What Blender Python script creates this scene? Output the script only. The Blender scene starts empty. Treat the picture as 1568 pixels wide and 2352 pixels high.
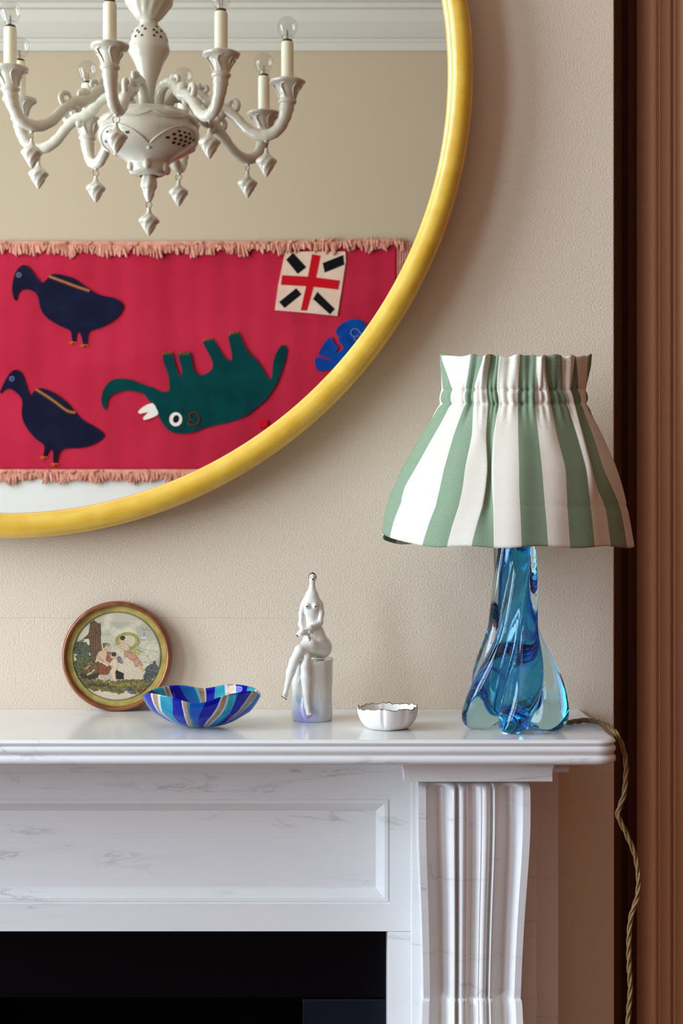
import bpy, bmesh, math, random
import numpy as np
from mathutils import Vector, Matrix, noise as mnoise

random.seed(7)
rng = np.random.RandomState(7)
PI = math.pi
S = bpy.context.scene
COL = S.collection

# ------------------------------------------------------------------ camera, world, light, exposure
F = 3450.0          # focal length in pixels of the 1568 x 2352 frame
D = 1.865           # camera to the chimney breast wall (wall face is y = 0)
CZ = 1.445          # camera height; the shelf top is at 1.20
cd = bpy.data.cameras.new('camera')
cam = bpy.data.objects.new('camera', cd); COL.objects.link(cam)
cam.location = (0, -D, CZ); cam.rotation_euler = (PI/2, 0, 0)
cd.sensor_fit = 'VERTICAL'; cd.sensor_height = 36.0; cd.sensor_width = 24.0
cd.lens = F/2352*36.0
cd.clip_start = 0.05
cd.dof.use_dof = True; cd.dof.focus_distance = 1.72; cd.dof.aperture_fstop = 18
S.camera = cam

w = bpy.data.worlds.new('sky'); S.world = w; w.use_nodes = True
bg = w.node_tree.nodes['Background']
bg.inputs[0].default_value = (0.55, 0.72, 1.0, 1); bg.inputs[1].default_value = 1.2

def area(name, loc, rot, sx, sy, power, col):
    l = bpy.data.lights.new(name, 'AREA'); l.shape = 'RECTANGLE'; l.size = sx; l.size_y = sy
    l.energy = power; l.color = col
    o = bpy.data.objects.new(name, l); COL.objects.link(o); o.location = loc; o.rotation_euler = rot
    return o
XL, XR, YB, YA, ZC = -2.6, 1.5, -4.085, 0.42, 3.66      # room: left, right, back (mirrored) wall, alcove back, ceiling
WIN = [(-1.80, -0.65), (-3.20, -2.20)]                # two sash windows in the left wall
WZ = (0.95, 3.40)
WP = (128.0, 70.0)
for k, (ya, yb) in enumerate(WIN):
    area('window_daylight', (XL-0.12, (ya+yb)/2, (WZ[0]+WZ[1])/2), (0, -PI/2, 0), WZ[1]-WZ[0], yb-ya, WP[k], (0.78, 0.93, 1.10))

S.view_settings.view_transform = 'Standard'; S.view_settings.look = 'None'
S.view_settings.exposure = -0.06; S.view_settings.gamma = 1.0
S.view_settings.use_curve_mapping = False

# ------------------------------------------------------------------ helpers
def P(px, py, Y):                # photo pixel at wall-space depth Y -> point
    d = D+Y
    return Vector(((px-784)*d/F, Y, CZ-(py-1176)*d/F))
def lin(r, g, b):
    f = lambda c: (c/255/12.92) if c/255 <= .04045 else ((c/255+.055)/1.055)**2.4
    return (f(r), f(g), f(b), 1)

def nmat(name):
    m = bpy.data.materials.new(name); m.use_nodes = True
    nt = m.node_tree; b = nt.nodes['Principled BSDF']
    return m, nt, b
def mat(name, col, rough=.5, metal=0, spec=.5, coat=0, trans=0, ior=1.5, sss=0):
    m, nt, b = nmat(name)
    b.inputs['Base Color'].default_value = col; b.inputs['Roughness'].default_value = rough
    b.inputs['Metallic'].default_value = metal; b.inputs['Specular IOR Level'].default_value = spec
    b.inputs['Coat Weight'].default_value = coat; b.inputs['Transmission Weight'].default_value = trans
    b.inputs['IOR'].default_value = ior
    if sss:
        b.inputs['Subsurface Weight'].default_value = sss; b.inputs['Subsurface Radius'].default_value = (.01, .008, .006)
        b.inputs['Subsurface Scale'].default_value = .5
    return m
def N(nt, typ, **kw):
    n = nt.nodes.new(typ)
    for k, v in kw.items(): setattr(n, k, v)
    return n
def add_bump(m, scale, strength, dist=.001, detail=3, mapping=None, kind='noise'):
    nt = m.node_tree; b = nt.nodes['Principled BSDF']
    tc = N(nt, 'ShaderNodeTexCoord'); mp = N(nt, 'ShaderNodeMapping')
    if mapping: mp.inputs['Scale'].default_value = mapping
    nt.links.new(tc.outputs['Object'], mp.inputs[0])
    t = N(nt, 'ShaderNodeTexNoise'); t.inputs['Scale'].default_value = scale; t.inputs['Detail'].default_value = detail
    nt.links.new(mp.outputs[0], t.inputs['Vector'])
    bp = N(nt, 'ShaderNodeBump'); bp.inputs['Strength'].default_value = strength; bp.inputs['Distance'].default_value = dist
    nt.links.new(t.outputs['Fac'], bp.inputs['Height']); nt.links.new(bp.outputs[0], b.inputs['Normal'])
    return m
def mottle(m, c1, c2, scale, mapping=None, lo=.35, hi=.65, detail=4):
    nt = m.node_tree; b = nt.nodes['Principled BSDF']
    tc = N(nt, 'ShaderNodeTexCoord'); mp = N(nt, 'ShaderNodeMapping')
    if mapping: mp.inputs['Scale'].default_value = mapping
    nt.links.new(tc.outputs['Object'], mp.inputs[0])
    t = N(nt, 'ShaderNodeTexNoise'); t.inputs['Scale'].default_value = scale; t.inputs['Detail'].default_value = detail
    nt.links.new(mp.outputs[0], t.inputs['Vector'])
    r = N(nt, 'ShaderNodeValToRGB'); r.color_ramp.elements[0].position = lo; r.color_ramp.elements[1].position = hi
    r.color_ramp.elements[0].color = c1; r.color_ramp.elements[1].color = c2
    nt.links.new(t.outputs['Fac'], r.inputs[0]); nt.links.new(r.outputs[0], b.inputs['Base Color'])
    return m

WORLD = {}
def link(name, me, parent=None, loc=None):
    o = bpy.data.objects.new(name, me); COL.objects.link(o)
    if parent is not None: o.parent = parent
    return o
def mesh(name, V, Fc, m, parent=None, smooth=None, uv=None, base=None):
    """world-space vertices; children are stored relative to their thing's base"""
    off = WORLD.get(parent.name, Vector((0, 0, 0))) if parent is not None else Vector((0, 0, 0))
    if base is not None: off = Vector(base)
    me = bpy.data.meshes.new(name)
    A = np.asarray([tuple(v) for v in V], dtype=float) - np.array(off)
    me.from_pydata(A.tolist(), [], [tuple(f) for f in Fc])
    ms = m if isinstance(m, (list, tuple)) else [m]
    for x in ms: me.materials.append(x)
    if uv is not None:
        l = me.uv_layers.new(name='UVMap')
        vi = np.zeros(len(me.loops), dtype=np.int32); me.loops.foreach_get('vertex_index', vi)
        l.data.foreach_set('uv', np.asarray(uv, dtype=np.float32)[vi].ravel())
    if smooth is not None:
        me.polygons.foreach_set('use_smooth', [True]*len(me.polygons))
        me.set_sharp_from_angle(angle=math.radians(smooth))
    me.update()
    o = link(name, me, parent)
    if base is not None: o.location = base; WORLD[o.name] = Vector(base)
    else: WORLD[o.name] = off
    return o
def tag(o, label=None, cat=None, group=None, kind=None):
    if label: o['label'] = label
    if cat: o['category'] = cat
    if group: o['group'] = group
    if kind: o['kind'] = kind
    return o
def thing(name, loc, label, cat, group=None):
    o = bpy.data.objects.new(name, None); COL.objects.link(o); o.location = loc
    o.empty_display_size = .05; WORLD[o.name] = Vector(loc)
    return tag(o, label, cat, group)
def struct(o): o['kind'] = 'structure'; return o

class MB:
    def __init__(s): s.V = []; s.F = []; s.M = []
    def add(s, V, Fc, mi=0):
        n = len(s.V); s.V += [tuple(v) for v in V]; s.F += [tuple(i+n for i in f) for f in Fc]; s.M += [mi]*len(Fc)
    def box(s, a, b, mi=0):
        (x0, y0, z0), (x1, y1, z1) = a, b
        s.add([(x0,y0,z0),(x1,y0,z0),(x1,y1,z0),(x0,y1,z0),(x0,y0,z1),(x1,y0,z1),(x1,y1,z1),(x0,y1,z1)],
              [(0,3,2,1),(4,5,6,7),(0,1,5,4),(1,2,6,5),(2,3,7,6),(3,0,4,7)], mi)
    def build(s, name, m, parent=None, smooth=None, base=None, bevel=0):
        o = mesh(name, s.V, s.F, m, parent, smooth, base=base)
        if any(s.M): o.data.polygons.foreach_set('material_index', s.M)
        if bevel:
            bv = o.modifiers.new('bevel', 'BEVEL'); bv.width = bevel; bv.segments = 2; bv.limit_method = 'ANGLE'
            bv.harden_normals = False
        return o

def grid(Pts, closed_u=False, closed_v=False):
    """Pts[v][u] -> verts, quad faces"""
    nv, nu = len(Pts), len(Pts[0])
    V = [p for row in Pts for p in row]; Fc = []
    for v in range(nv if closed_v else nv-1):
        for u in range(nu if closed_u else nu-1):
            a = v*nu+u; b = v*nu+(u+1) % nu; v2 = (v+1) % nv
            Fc.append((a, b, v2*nu+(u+1) % nu, v2*nu+u))
    return V, Fc
def lathe(prof, c=(0, 0), n=48, rf=None):
    """prof: (r, z) from top to bottom or bottom to top; rf(theta, i, r, z) -> (r, z)"""
    Pts = []
    for i, (r, z) in enumerate(prof):
        row = []
        for k in range(n):
            t = 2*PI*k/n
            rr, zz = rf(t, i, r, z) if rf else (r, z)
            row.append((c[0]+rr*math.cos(t), c[1]+rr*math.sin(t), zz))
        Pts.append(row)
    return grid(Pts, closed_u=True)
def smooth_prof(pts, k=4):
    """Catmull-Rom through tuples"""
    pts = [np.array(p, float) for p in pts]; out = []
    for i in range(len(pts)-1):
        p0 = pts[max(i-1, 0)]; p1 = pts[i]; p2 = pts[i+1]; p3 = pts[min(i+2, len(pts)-1)]
        for j in range(k):
            t = j/k
            out.append(.5*((2*p1)+(-p0+p2)*t+(2*p0-5*p1+4*p2-p3)*t*t+(-p0+3*p1-3*p2+p3)*t**3))
    out.append(pts[-1]); return out
def closed_cr(pts, k=3):
    pts = [np.array(p, float) for p in pts]; n = len(pts); out = []
    for i in range(n):
        p0, p1, p2, p3 = pts[i-1], pts[i], pts[(i+1) % n], pts[(i+2) % n]
        for j in range(k):
            t = j/k
            out.append(.5*((2*p1)+(-p0+p2)*t+(2*p0-5*p1+4*p2-p3)*t*t+(-p0+3*p1-3*p2+p3)*t**3))
    return out
def tube(path, rad, n=10, cap=True, flat=None):
    path = [Vector(p) for p in path]
    if not isinstance(rad, (list, tuple, np.ndarray)): rad = [rad]*len(path)
    T = [(path[min(i+1, len(path)-1)]-path[max(i-1, 0)]).normalized() for i in range(len(path))]
    a = Vector((0, 0, 1)) if abs(T[0].z) < .9 else Vector((1, 0, 0))
    nrm = (a-T[0]*a.dot(T[0])).normalized(); Pts = []
    for i, p in enumerate(path):
        nrm = (nrm-T[i]*nrm.dot(T[i])).normalized(); bi = T[i].cross(nrm)
        Pts.append([tuple(p+(nrm*math.cos(2*PI*k/n)+bi*math.sin(2*PI*k/n))*rad[i]) for k in range(n)])
    V, Fc = grid(Pts, closed_u=True)
    if cap:
        Fc.append(tuple(range(n))[::-1]); m0 = (len(path)-1)*n; Fc.append(tuple(range(m0, m0+n)))
    return V, Fc
def ball(c, r, nu=12, nv=8):
    if not isinstance(r, (tuple, list)): r = (r, r, r)
    V = [(c[0], c[1], c[2]+r[2])]; Fc = []
    for j in range(1, nv):
        a = PI*j/nv
        for i in range(nu):
            b = 2*PI*i/nu; V.append((c[0]+r[0]*math.sin(a)*math.cos(b), c[1]+r[1]*math.sin(a)*math.sin(b), c[2]+r[2]*math.cos(a)))
    V.append((c[0], c[1], c[2]-r[2])); L = len(V)-1
    for i in range(nu): Fc.append((0, 1+i, 1+(i+1) % nu))
    for j in range(nv-2):
        for i in range(nu):
            a = 1+j*nu+i; b = 1+j*nu+(i+1) % nu; Fc.append((a, a+nu, b+nu, b))
    o = 1+(nv-2)*nu
    for i in range(nu): Fc.append((o+i, L, o+(i+1) % nu))
    return V, Fc
def slab_poly(poly, y0, y1):
    """flat outline (x, z) given thickness between y0 (front, larger y faces the room mirror) and y1"""
    n = len(poly)
    V = [(p[0], y0, p[1]) for p in poly]+[(p[0], y1, p[1]) for p in poly]
    Fc = [tuple(range(n)), tuple(range(2*n-1, n-1, -1))]
    for i in range(n): Fc.append((i, (i+1) % n, n+(i+1) % n, n+i))
    return V, Fc
def fixnormals(o):
    bm = bmesh.new(); bm.from_mesh(o.data); bmesh.ops.recalc_face_normals(bm, faces=bm.faces[:]); bm.to_mesh(o.data); bm.free(); return o

# ------------------------------------------------------------------ materials of the setting
def wall_paint(name, col, bump=.6):
    m = mat(name, col, .62, spec=.3)
    add_bump(m, 420, bump, .0011, 2)
    return m
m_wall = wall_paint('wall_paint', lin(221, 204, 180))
def hairline(m, zc, xmax, col, dark):
    nt = m.node_tree; b = nt.nodes['Principled BSDF']; tc = N(nt, 'ShaderNodeTexCoord'); sx = N(nt, 'ShaderNodeSeparateXYZ'); nt.links.new(tc.outputs['Object'], sx.inputs[0])
    t = N(nt, 'ShaderNodeTexNoise'); t.inputs['Scale'].default_value = 22; t.inputs['Detail'].default_value = 5; nt.links.new(tc.outputs['Object'], t.inputs['Vector'])
    def mth(op, a, b_, clamp=False):
        n = N(nt, 'ShaderNodeMath', operation=op, use_clamp=clamp)
        for i, x in enumerate((a, b_)):
            if isinstance(x, (int, float)): n.inputs[i].default_value = x
            else: nt.links.new(x, n.inputs[i])
        return n.outputs[0]
    d = mth('SUBTRACT', mth('ADD', sx.outputs[2], mth('MULTIPLY', mth('SUBTRACT', t.outputs['Fac'], .5), .006)), zc)
    ln = mth('SUBTRACT', 1, mth('DIVIDE', mth('ABSOLUTE', d, 0), .00045), True)
    ln = mth('MULTIPLY', ln, mth('MULTIPLY', mth('SUBTRACT', xmax, sx.outputs[0]), 20, True)); ln = mth('MULTIPLY', ln, .55)
    mx = N(nt, 'ShaderNodeMix', data_type='RGBA'); mx.inputs[6].default_value = col; mx.inputs[7].default_value = dark
    nt.links.new(ln, mx.inputs[0]); nt.links.new(mx.outputs[2], b.inputs['Base Color'])
hairline(m_wall, 1.3135, -.05, lin(221, 204, 180), lin(150, 132, 112))
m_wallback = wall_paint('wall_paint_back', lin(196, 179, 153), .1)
m_alcove = mat('alcove_paint', lin(228, 172, 116), .6)
m_gap_shade = mat('gap_shade_brown', lin(112, 58, 28), .5)  # deep shade of the gap put into the colour
m_terra = mat('warm_bounce_terracotta', lin(126, 68, 38), .6)  # side walls out of view; tone invented to warm the bounced light
m_panel = mat('warm_bounce_brown', lin(128, 84, 54), .5)
m_archi = mat('architrave_paint', lin(230, 192, 158), .42)
m_white = mat('white_paint', lin(232, 230, 224), .5)
m_ceil = mat('ceiling_paint', lin(230, 220, 202), .7)
m_floor = mottle(mat('oak_floor', lin(150, 105, 70), .4), lin(92, 56, 34), lin(124, 80, 50), 6, (1, 12, 1))
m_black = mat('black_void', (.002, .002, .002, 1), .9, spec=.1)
m_slate = mat('black_slate', (.0012, .0012, .0022, 1), .35, spec=.12)
m_slate2 = mat('blue_black_slate', (.005, .007, .013, 1), .35, spec=.2)

def marble(name, seed=0.0, rough=.22):
    m, nt, b = nmat(name)
    tc = N(nt, 'ShaderNodeTexCoord'); mp = N(nt, 'ShaderNodeMapping')
    mp.inputs['Location'].default_value = (seed, seed*.7, seed*1.3); mp.inputs['Rotation'].default_value = (.1, -.42, .2)
    mp.inputs['Scale'].default_value = (.55, 1, 2.6)
    nt.links.new(tc.outputs['Object'], mp.inputs[0])
    def noi(scale, detail, dist=0, rough=.55):
        t = N(nt, 'ShaderNodeTexNoise'); t.inputs['Scale'].default_value = scale; t.inputs['Detail'].default_value = detail
        t.inputs['Distortion'].default_value = dist; t.inputs['Roughness'].default_value = rough
        nt.links.new(mp.outputs[0], t.inputs['Vector']); return t.outputs['Fac']
    def mth(op, a, b_=None, clamp=False):
        n = N(nt, 'ShaderNodeMath', operation=op, use_clamp=clamp)
        for i, x in enumerate((a, b_)):
            if x is None: continue
            if isinstance(x, (int, float)): n.inputs[i].default_value = x
            else: nt.links.new(x, n.inputs[i])
        return n.outputs[0]
    v1 = noi(6.5, 7, .6)
    ridge = mth('SUBTRACT', 1, mth('MULTIPLY', mth('ABSOLUTE', mth('SUBTRACT', v1, .5)), 90), True)     # thin lines
    mask = mth('MULTIPLY', mth('SUBTRACT', noi(11, 3), .50), 6.0, True)
    vein = mth('MULTIPLY', ridge, mask)
    soft = mth('SUBTRACT', 1, mth('MULTIPLY', mth('ABSOLUTE', mth('SUBTRACT', v1, .5)), 14), True)
    soft = mth('MULTIPLY', mth('MULTIPLY', soft, mask), .06)
    cloud = mth('MULTIPLY', mth('SUBTRACT', noi(9, 4), .45), 1.6, True)
    f = mth('ADD', mth('MULTIPLY', vein, .32), soft, True)
    mix0 = N(nt, 'ShaderNodeMix', data_type='RGBA')
    mix0.inputs[6].default_value = lin(238, 238, 235); mix0.inputs[7].default_value = lin(231, 232, 232)
    nt.links.new(cloud, mix0.inputs[0])
    mix1 = N(nt, 'ShaderNodeMix', data_type='RGBA'); mix1.inputs[7].default_value = lin(128, 122, 120)
    nt.links.new(f, mix1.inputs[0]); nt.links.new(mix0.outputs[2], mix1.inputs[6])
    nt.links.new(mix1.outputs[2], b.inputs['Base Color'])
    b.inputs['Roughness'].default_value = rough; b.inputs['Specular IOR Level'].default_value = .45
    return m
m_marble = marble('marble', 0, .3)
m_marble_top = marble('marble_shelf', 3.1, .16)
m_marble_c = marble('marble_corbel', 5.7, .3)

# ------------------------------------------------------------------ room shell
CX = -0.4133                      # axis of the chimney breast, mantel and mirror
BR = 0.3384; BL = 2*CX-BR         # chimney breast corners
OPR, OPL, OPZ = 0.045, 2*CX-0.045, 0.945    # hearth opening
q = [(BL, 0), (OPL, 0), (OPL, OPZ), (OPR, OPZ), (OPR, 0), (BR, 0), (BR, ZC), (BL, ZC)]
V = [(x, 0, zz) for x, zz in q]+[(x, YA, zz) for x, zz in q]
Fc = [tuple(range(8)), tuple(range(15, 7, -1))]+[(k, 8+k, 8+(k+1) % 8, (k+1) % 8) for k in range(8)]
o = struct(fixnormals(mesh('wall_front', V, Fc, m_wall)))
bv = o.modifiers.new('bevel', 'BEVEL'); bv.width = .0015; bv.segments = 2; bv.limit_method = 'ANGLE'
mb = MB(); mb.box((XL, YA, 0), (XR, YA+.1, ZC)); struct(mb.build('wall_alcove', m_alcove))
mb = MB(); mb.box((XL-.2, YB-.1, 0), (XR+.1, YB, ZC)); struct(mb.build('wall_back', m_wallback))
mb = MB(); mb.box((XR, YB, 0), (XR+.1, YA, ZC)); struct(mb.build('wall_right', m_terra))
mb = MB()
ys = [YB, WIN[1][0], WIN[1][1], WIN[0][0], WIN[0][1], YA]
mb.box((XL-.2, ys[0], 0), (XL, ys[1], ZC)); mb.box((XL-.2, ys[2], 0), (XL, ys[3], ZC)); mb.box((XL-.2, ys[4], 0), (XL, ys[5], ZC))
for a, b in WIN:
    mb.box((XL-.2, a, 0), (XL, b, WZ[0])); mb.box((XL-.2, a, WZ[1]), (XL, b, ZC))
struct(mb.build('wall_left', m_terra))
mb = MB(); mb.box((XL-.2, YB-.1, -.1), (XR+.1, YA+.1, 0)); struct(mb.build('floor', m_floor))
mb = MB(); mb.box((XL-.2, YB-.1, ZC), (XR+.1, YA+.1, ZC+.1)); struct(mb.build('ceiling', m_ceil))
for k, (a, b) in enumerate(WIN):
    mb = MB()
    x0, x1 = XL-.06, XL+.015
    mb.box((x0, a-.07, WZ[0]-.07), (x1, a+.03, WZ[1]+.07)); mb.box((x0, b-.03, WZ[0]-.07), (x1, b+.07, WZ[1]+.07))
    mb.box((x0, a, WZ[1]-.03), (x1, b, WZ[1]+.07)); mb.box((x0, a, WZ[0]-.07), (x1+.05, b, WZ[0]+.03))
    mb.box((x0, a, (WZ[0]+WZ[1])/2-.025), (x0+.04, b, (WZ[0]+WZ[1])/2+.025))
    struct(mb.build('window_%d' % (k+1), m_white, bevel=.004))

# cornice, swept along the back wall
def zt(py, T=5.87): return CZ-(py-1176)*T/F
prof = [(0, 3.05), (0, zt(118)), (.014, zt(117)), (.016, zt(100)), (.022, zt(98)), (.024, zt(92)), (.034, zt(90)), (.05, zt(80)), (.075, zt(62)), (.085, zt(45)),
        (.088, zt(38)), (.105, zt(36)), (.108, zt(26)), (.125, zt(24)), (.15, zt(6)), (.19, zt(-14)), (.20, zt(-20)), (.225, zt(-22)), (.23, zt(-40)), (.26, zt(-60)), (.30, ZC), (0, ZC)][1:]
def sweep_x(prof, x0, x1, ybase, sgn=1):
    V = [(x0, ybase+sgn*p[0], p[1]) for p in prof]+[(x1, ybase+sgn*p[0], p[1]) for p in prof]
    n = len(prof); Fc = [(i, (i+1) % n, n+(i+1) % n, n+i) for i in range(n)]
    Fc += [tuple(range(n))[::-1], tuple(range(n, 2*n))]
    return V, Fc
m_corn = mat('cornice_paint', lin(212, 208, 196), .6)
V, Fc = sweep_x(prof, XL, XR, YB); struct(fixnormals(mesh('trim_1', V, Fc, m_corn)))
# white panelling low on the back wall
mb = MB(); mb.box((XL, YB, 1.22), (XR, YB+.006, 1.60)); struct(mb.build('trim_2', m_white, bevel=.003))
mb = MB(); mb.box((XL, YB, 0), (XR, YB+.012, 1.22))
for k in range(6):
    x0 = XL+.1+k*.67; mb.box((x0, YB+.012, .25), (x0+.5, YB+.02, 1.1))
struct(mb.build('trim_5', m_panel, bevel=.003))  # out of view; brown boards added to keep the bounced light warm
# painted architrave in the alcove beside the chimney breast
def apx(px, Y): return (px-784)*(D+Y)/F
YT = 0.10
AP = [(1479, .05), (1481, .018), (1485, .012), (1490, .006), (1497, .003), (1503, .003), (1509, .007), (1513, .012), (1514.5, .012), (1515, .005), (1517, .005), (1518, .012),
      (1523, .016), (1528, .012), (1533, .006), (1539, .004), (1544, .010), (1548, .014), (1549, .006), (1551.5, .006), (1552.5, .012), (1557, .013), (1563, .006), (1572, 0), (1590, 0), (1640, 0), (1660, .012), (1700, .012), (1700, .05)]
V = []; pts = [(apx(a, YT), YT+y) for a, y in AP]
n = len(pts); V = [(x, y, 0) for x, y in pts]+[(x, y, ZC-.4) for x, y in pts]
Fc = [(i, (i+1) % n, n+(i+1) % n, n+i) for i in range(n)]+[tuple(range(n))[::-1], tuple(range(n, 2*n))]
struct(fixnormals(mesh('trim_3', V, Fc, m_archi, smooth=50)))
mb = MB(); mb.box((apx(1443, .2), .2, 0), (1.2, .25, ZC-.4)); struct(mb.build('trim_4', m_gap_shade))  # dark board added where the gap beside the architrave lies in shade

# ------------------------------------------------------------------ fireplace surround
SH = 1.2
fs = thing('fireplace_surround', (CX, -.12, 0), 'carved white marble fireplace surround with fluted corbel under a reeded shelf', 'fireplace')
# shelf: outline swept through the reeded edge profile
W0, YF, RC = 0.2985-CX, -0.2535, .024
def outline(o, nc=8):
    r = max(RC-o, .004); pts = [(CX-W0+o, -.0005)]
    for s in (-1, 1):
        cx = CX+s*(W0-o-r); cy = YF+o+r
        arc = [(cx+s*r*math.cos(t), cy-r*math.sin(t)) for t in np.linspace(0, PI/2, nc)]
        pts += arc if s < 0 else arc[::-1]
    pts.append((CX+W0-o, -.0005)); return pts
def reed(z0, z1, bulge, base, n=7):
    out = []
    for t in np.linspace(-PI/2*.92, PI/2*.92, n):
        out.append((base-bulge*math.cos(t), (z0+z1)/2-(z1-z0)/2*math.sin(t)/math.sin(PI/2*.92)))
    return out          # top to bottom: z0 lower, z1 upper
z = SH
lev = [(.0055, z), (.003, z-.0004), (.001, z-.0016), (.0002, z-.003), (.0006, z-.0045), (.0028, z-.0056), (.0034, z-.0062)]
lev += reed(z-.0157, z-.0066, .0044, .0045)
lev += [(.0036, z-.0160), (.0036, z-.0163)]
lev += reed(z-.0270, z-.0167, .0048, .0048)
rings = [[(x, y, zz) for x, y in outline(o)] for o, zz in lev]
V, Fc = grid(rings, closed_u=True); nu = len(rings[0])
Fc.append(tuple(range(nu))); Fc.append(tuple(range((len(rings)-1)*nu, len(rings)*nu))[::-1])
fixnormals(mesh('shelf', V, Fc, m_marble_top, fs, smooth=35))

YFZ = -.12
def fx(px, Y=YFZ): return (px-784)*(D+Y)/F
def fz(py, Y=YFZ): return CZ-(py-1176)*(D+Y)/F
def mir(x): return 2*CX-x
FR = fx(944)                # frieze right end
zl = fz(2139)               # lintel underside
# frieze block with sunk moulded panel
px1, pz1, pz0 = fx(895), fz(1834), fz(2076)
rects = [(0, 0, 0), (0, 0, .0025), (.0016, .0016, .0028), (.0022, .0022, .0012), (.006, .006, .0016), (.010, .010, .0045), (.0135, .0135, .0075), (.0155, .0155, .0085), (.0160, .0160, .0100)]
outer = [(mir(FR), zl), (FR, zl), (FR, 1.172), (mir(FR), 1.172)]
Pp = [[(x, YFZ, zz) for x, zz in outer]]
for (ax, az, dep) in rects:
    Pp.append([(x, YFZ+dep, zz) for x, zz in ((mir(px1)+ax, pz0+az), (px1-ax, pz0+az), (px1-ax, pz1-az), (mir(px1)+ax, pz1-az))])
V, Fc = grid(Pp, closed_u=True); k = len(V)
Fc.append((k-4, k-3, k-2, k-1))
V += [(x, -.001, zz) for x, zz in outer]
for i in range(4): Fc.append((i, k+i, k+(i+1) % 4, (i+1) % 4))
Fc.append((k+3, k+2, k+1, k))
fixnormals(mesh('frieze_panel', V, Fc, m_marble, fs, smooth=25))
# bed mould under the shelf
mb = MB(); bx = fx(1307, -.135)
mb.box((mir(bx), -.137, fz(1775, -.137)), (bx, -.001, 1.1745))
mb.build('bed_mould', m_marble, fs, bevel=.0015)
def side_parts(s):
    sx = (lambda x: x) if s > 0 else mir
    def bx2(a, b): return (min(a[0], b[0]), a[1], a[2]), (max(a[0], b[0]), b[1], b[2])
    # inner slip jamb
    mb = MB(); mb.box(*bx2((sx(fx(890)), YFZ+.0006, 0), (sx(fx(943.2)), -.001, zl-.0006))); mb.build('inner_jamb', m_marble, fs, bevel=.0008)
    # pilaster and backing slab
    YJ = -.130
    mb = MB(); mb.box(*bx2((sx(fx(943.5, YJ)), YJ, 0), (sx(fx(1233, YJ)), -.001, 1.15))); mb.build('pilaster', m_marble, fs, bevel=.0015)
    mb = MB(); mb.box(*bx2((sx(fx(1225, YJ)), -.075, 0), (sx(fx(1282, -.075)), -.0011, 1.17))); mb.build('backing_slab', m_marble, fs, bevel=.0012)
    # cap block above the corbel with hollowed sides
    YC = -.222; zb = fz(1796, YC); zt_ = 1.1745; xl, xr = fx(926.5, YC), fx(1269.5, YC)
    pr = [(xl, zb), (xr, zb)]
    for t in np.linspace(0, PI/2, 8): pr.append((xr+.010*(1-math.cos(t)), zb+.010+(zt_-zb-.0115)*math.sin(t)))
    pr += [(xr+.012, zt_), (xl-.012, zt_)]
    for t in np.linspace(PI/2, 0, 8): pr.append((xl-.010*(1-math.cos(t)), zb+.010+(zt_-zb-.0115)*math.sin(t)))
    n = len(pr); V = [(sx(x), YC, zz) for x, zz in pr]+[(sx(x), -.002, zz) for x, zz in pr]
    Fc = [(i, (i+1) % n, n+(i+1) % n, n+i) for i in range(n)]+[tuple(range(n)), tuple(range(n, 2*n))[::-1]]
    o = fixnormals(mesh('corbel_cap', V, Fc, m_marble_c, fs, smooth=30))
    bv = o.modifiers.new('bevel', 'BEVEL'); bv.width = .0014; bv.segments = 2; bv.limit_method = 'ANGLE'
    # fluted corbel: across-profile (u, depth) swept down an S curve
    U = []
    def seg(u0, u1, f, n):
        for t in np.linspace(0, 1, n, endpoint=False): U.append((u0+(u1-u0)*t, f(t)))
    seg(0, .100, lambda t: .0, 3)
    seg(.101, .30, lambda t: .0155*math.sin(PI*min(1, .10+t*.93))**.75, 14)
    seg(.302, .335, lambda t: .0015*(2*t-1)**2, 4)
    seg(.337, .352, lambda t: .009, 2)
    seg(.354, .438, lambda t: .0075*(1-math.sqrt(max(0, 1-(2*t-1)**2)))+.0005, 9)
    seg(.440, .50, lambda t: .008*math.sin(PI*(.12+.38*t)), 6)
    left = U[:]; right = [(1-u, d) for u, d in left[::-1]]
    U = left+[(.5, .0075)]+right
    vs = [(1797, .170, .122), (1800, .190, .1225), (1804, .1985, .1232), (1812, .2035, .1236), (1830, .2055, .1236), (1870, .206, .1236), (1920, .2045, .1230), (1980, .201, .1208),
          (2050, .195, .1175), (2130, .188, .1140), (2220, .181, .1112), (2300, .176, .1094), (2311, .1745, .1092), (2312, .1755, .1098), (2315, .1785, .1112), (2330, .1800, .1120), (2360, .182, .113), (2420, .190, .116), (2500, .200, .120), (2560, .198, .122), (2600, .180, .122), (2625, .150, .122)]
    vs = smooth_prof(vs[:12], 3)+vs[12:]
    rows = []
    xc = fx(1092, -.2)
    for (py, yo, wd) in vs:
        zz = fz(py, -.2); row = []
        dscale = 1.0 if py < 2311 or py > 2313 else .8
        ftop = min(1, max(0, (py-1798)/16))
        ftop = ftop*ftop*(3-2*ftop)
        for u, dep in U:
            row.append((sx(xc-.0018+(u-.5)*wd), -yo+dep*dscale*(.15+.85*ftop) if dep > 0 else -yo, zz))
        row = [(row[0][0], YJ+.001, zz)]+row+[(row[-1][0], YJ+.001, zz)]
        rows.append(row)
    V, Fc = grid(rows, closed_u=True); n = len(rows[0])
    Fc.append(tuple(range(n))[::-1]); Fc.append(tuple(range((len(rows)-1)*n, len(rows)*n)))
    fixnormals(mesh('corbel', V, Fc, m_marble_c, fs, smooth=38))
    mb = MB(); mb.box(*bx2((sx(fx(920, -.16)), -.16, 0), (sx(fx(1262, -.16)), -.002, .16))); mb.build('plinth_block', m_marble, fs, bevel=.003)
for s in (1, -1): side_parts(s)

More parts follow.
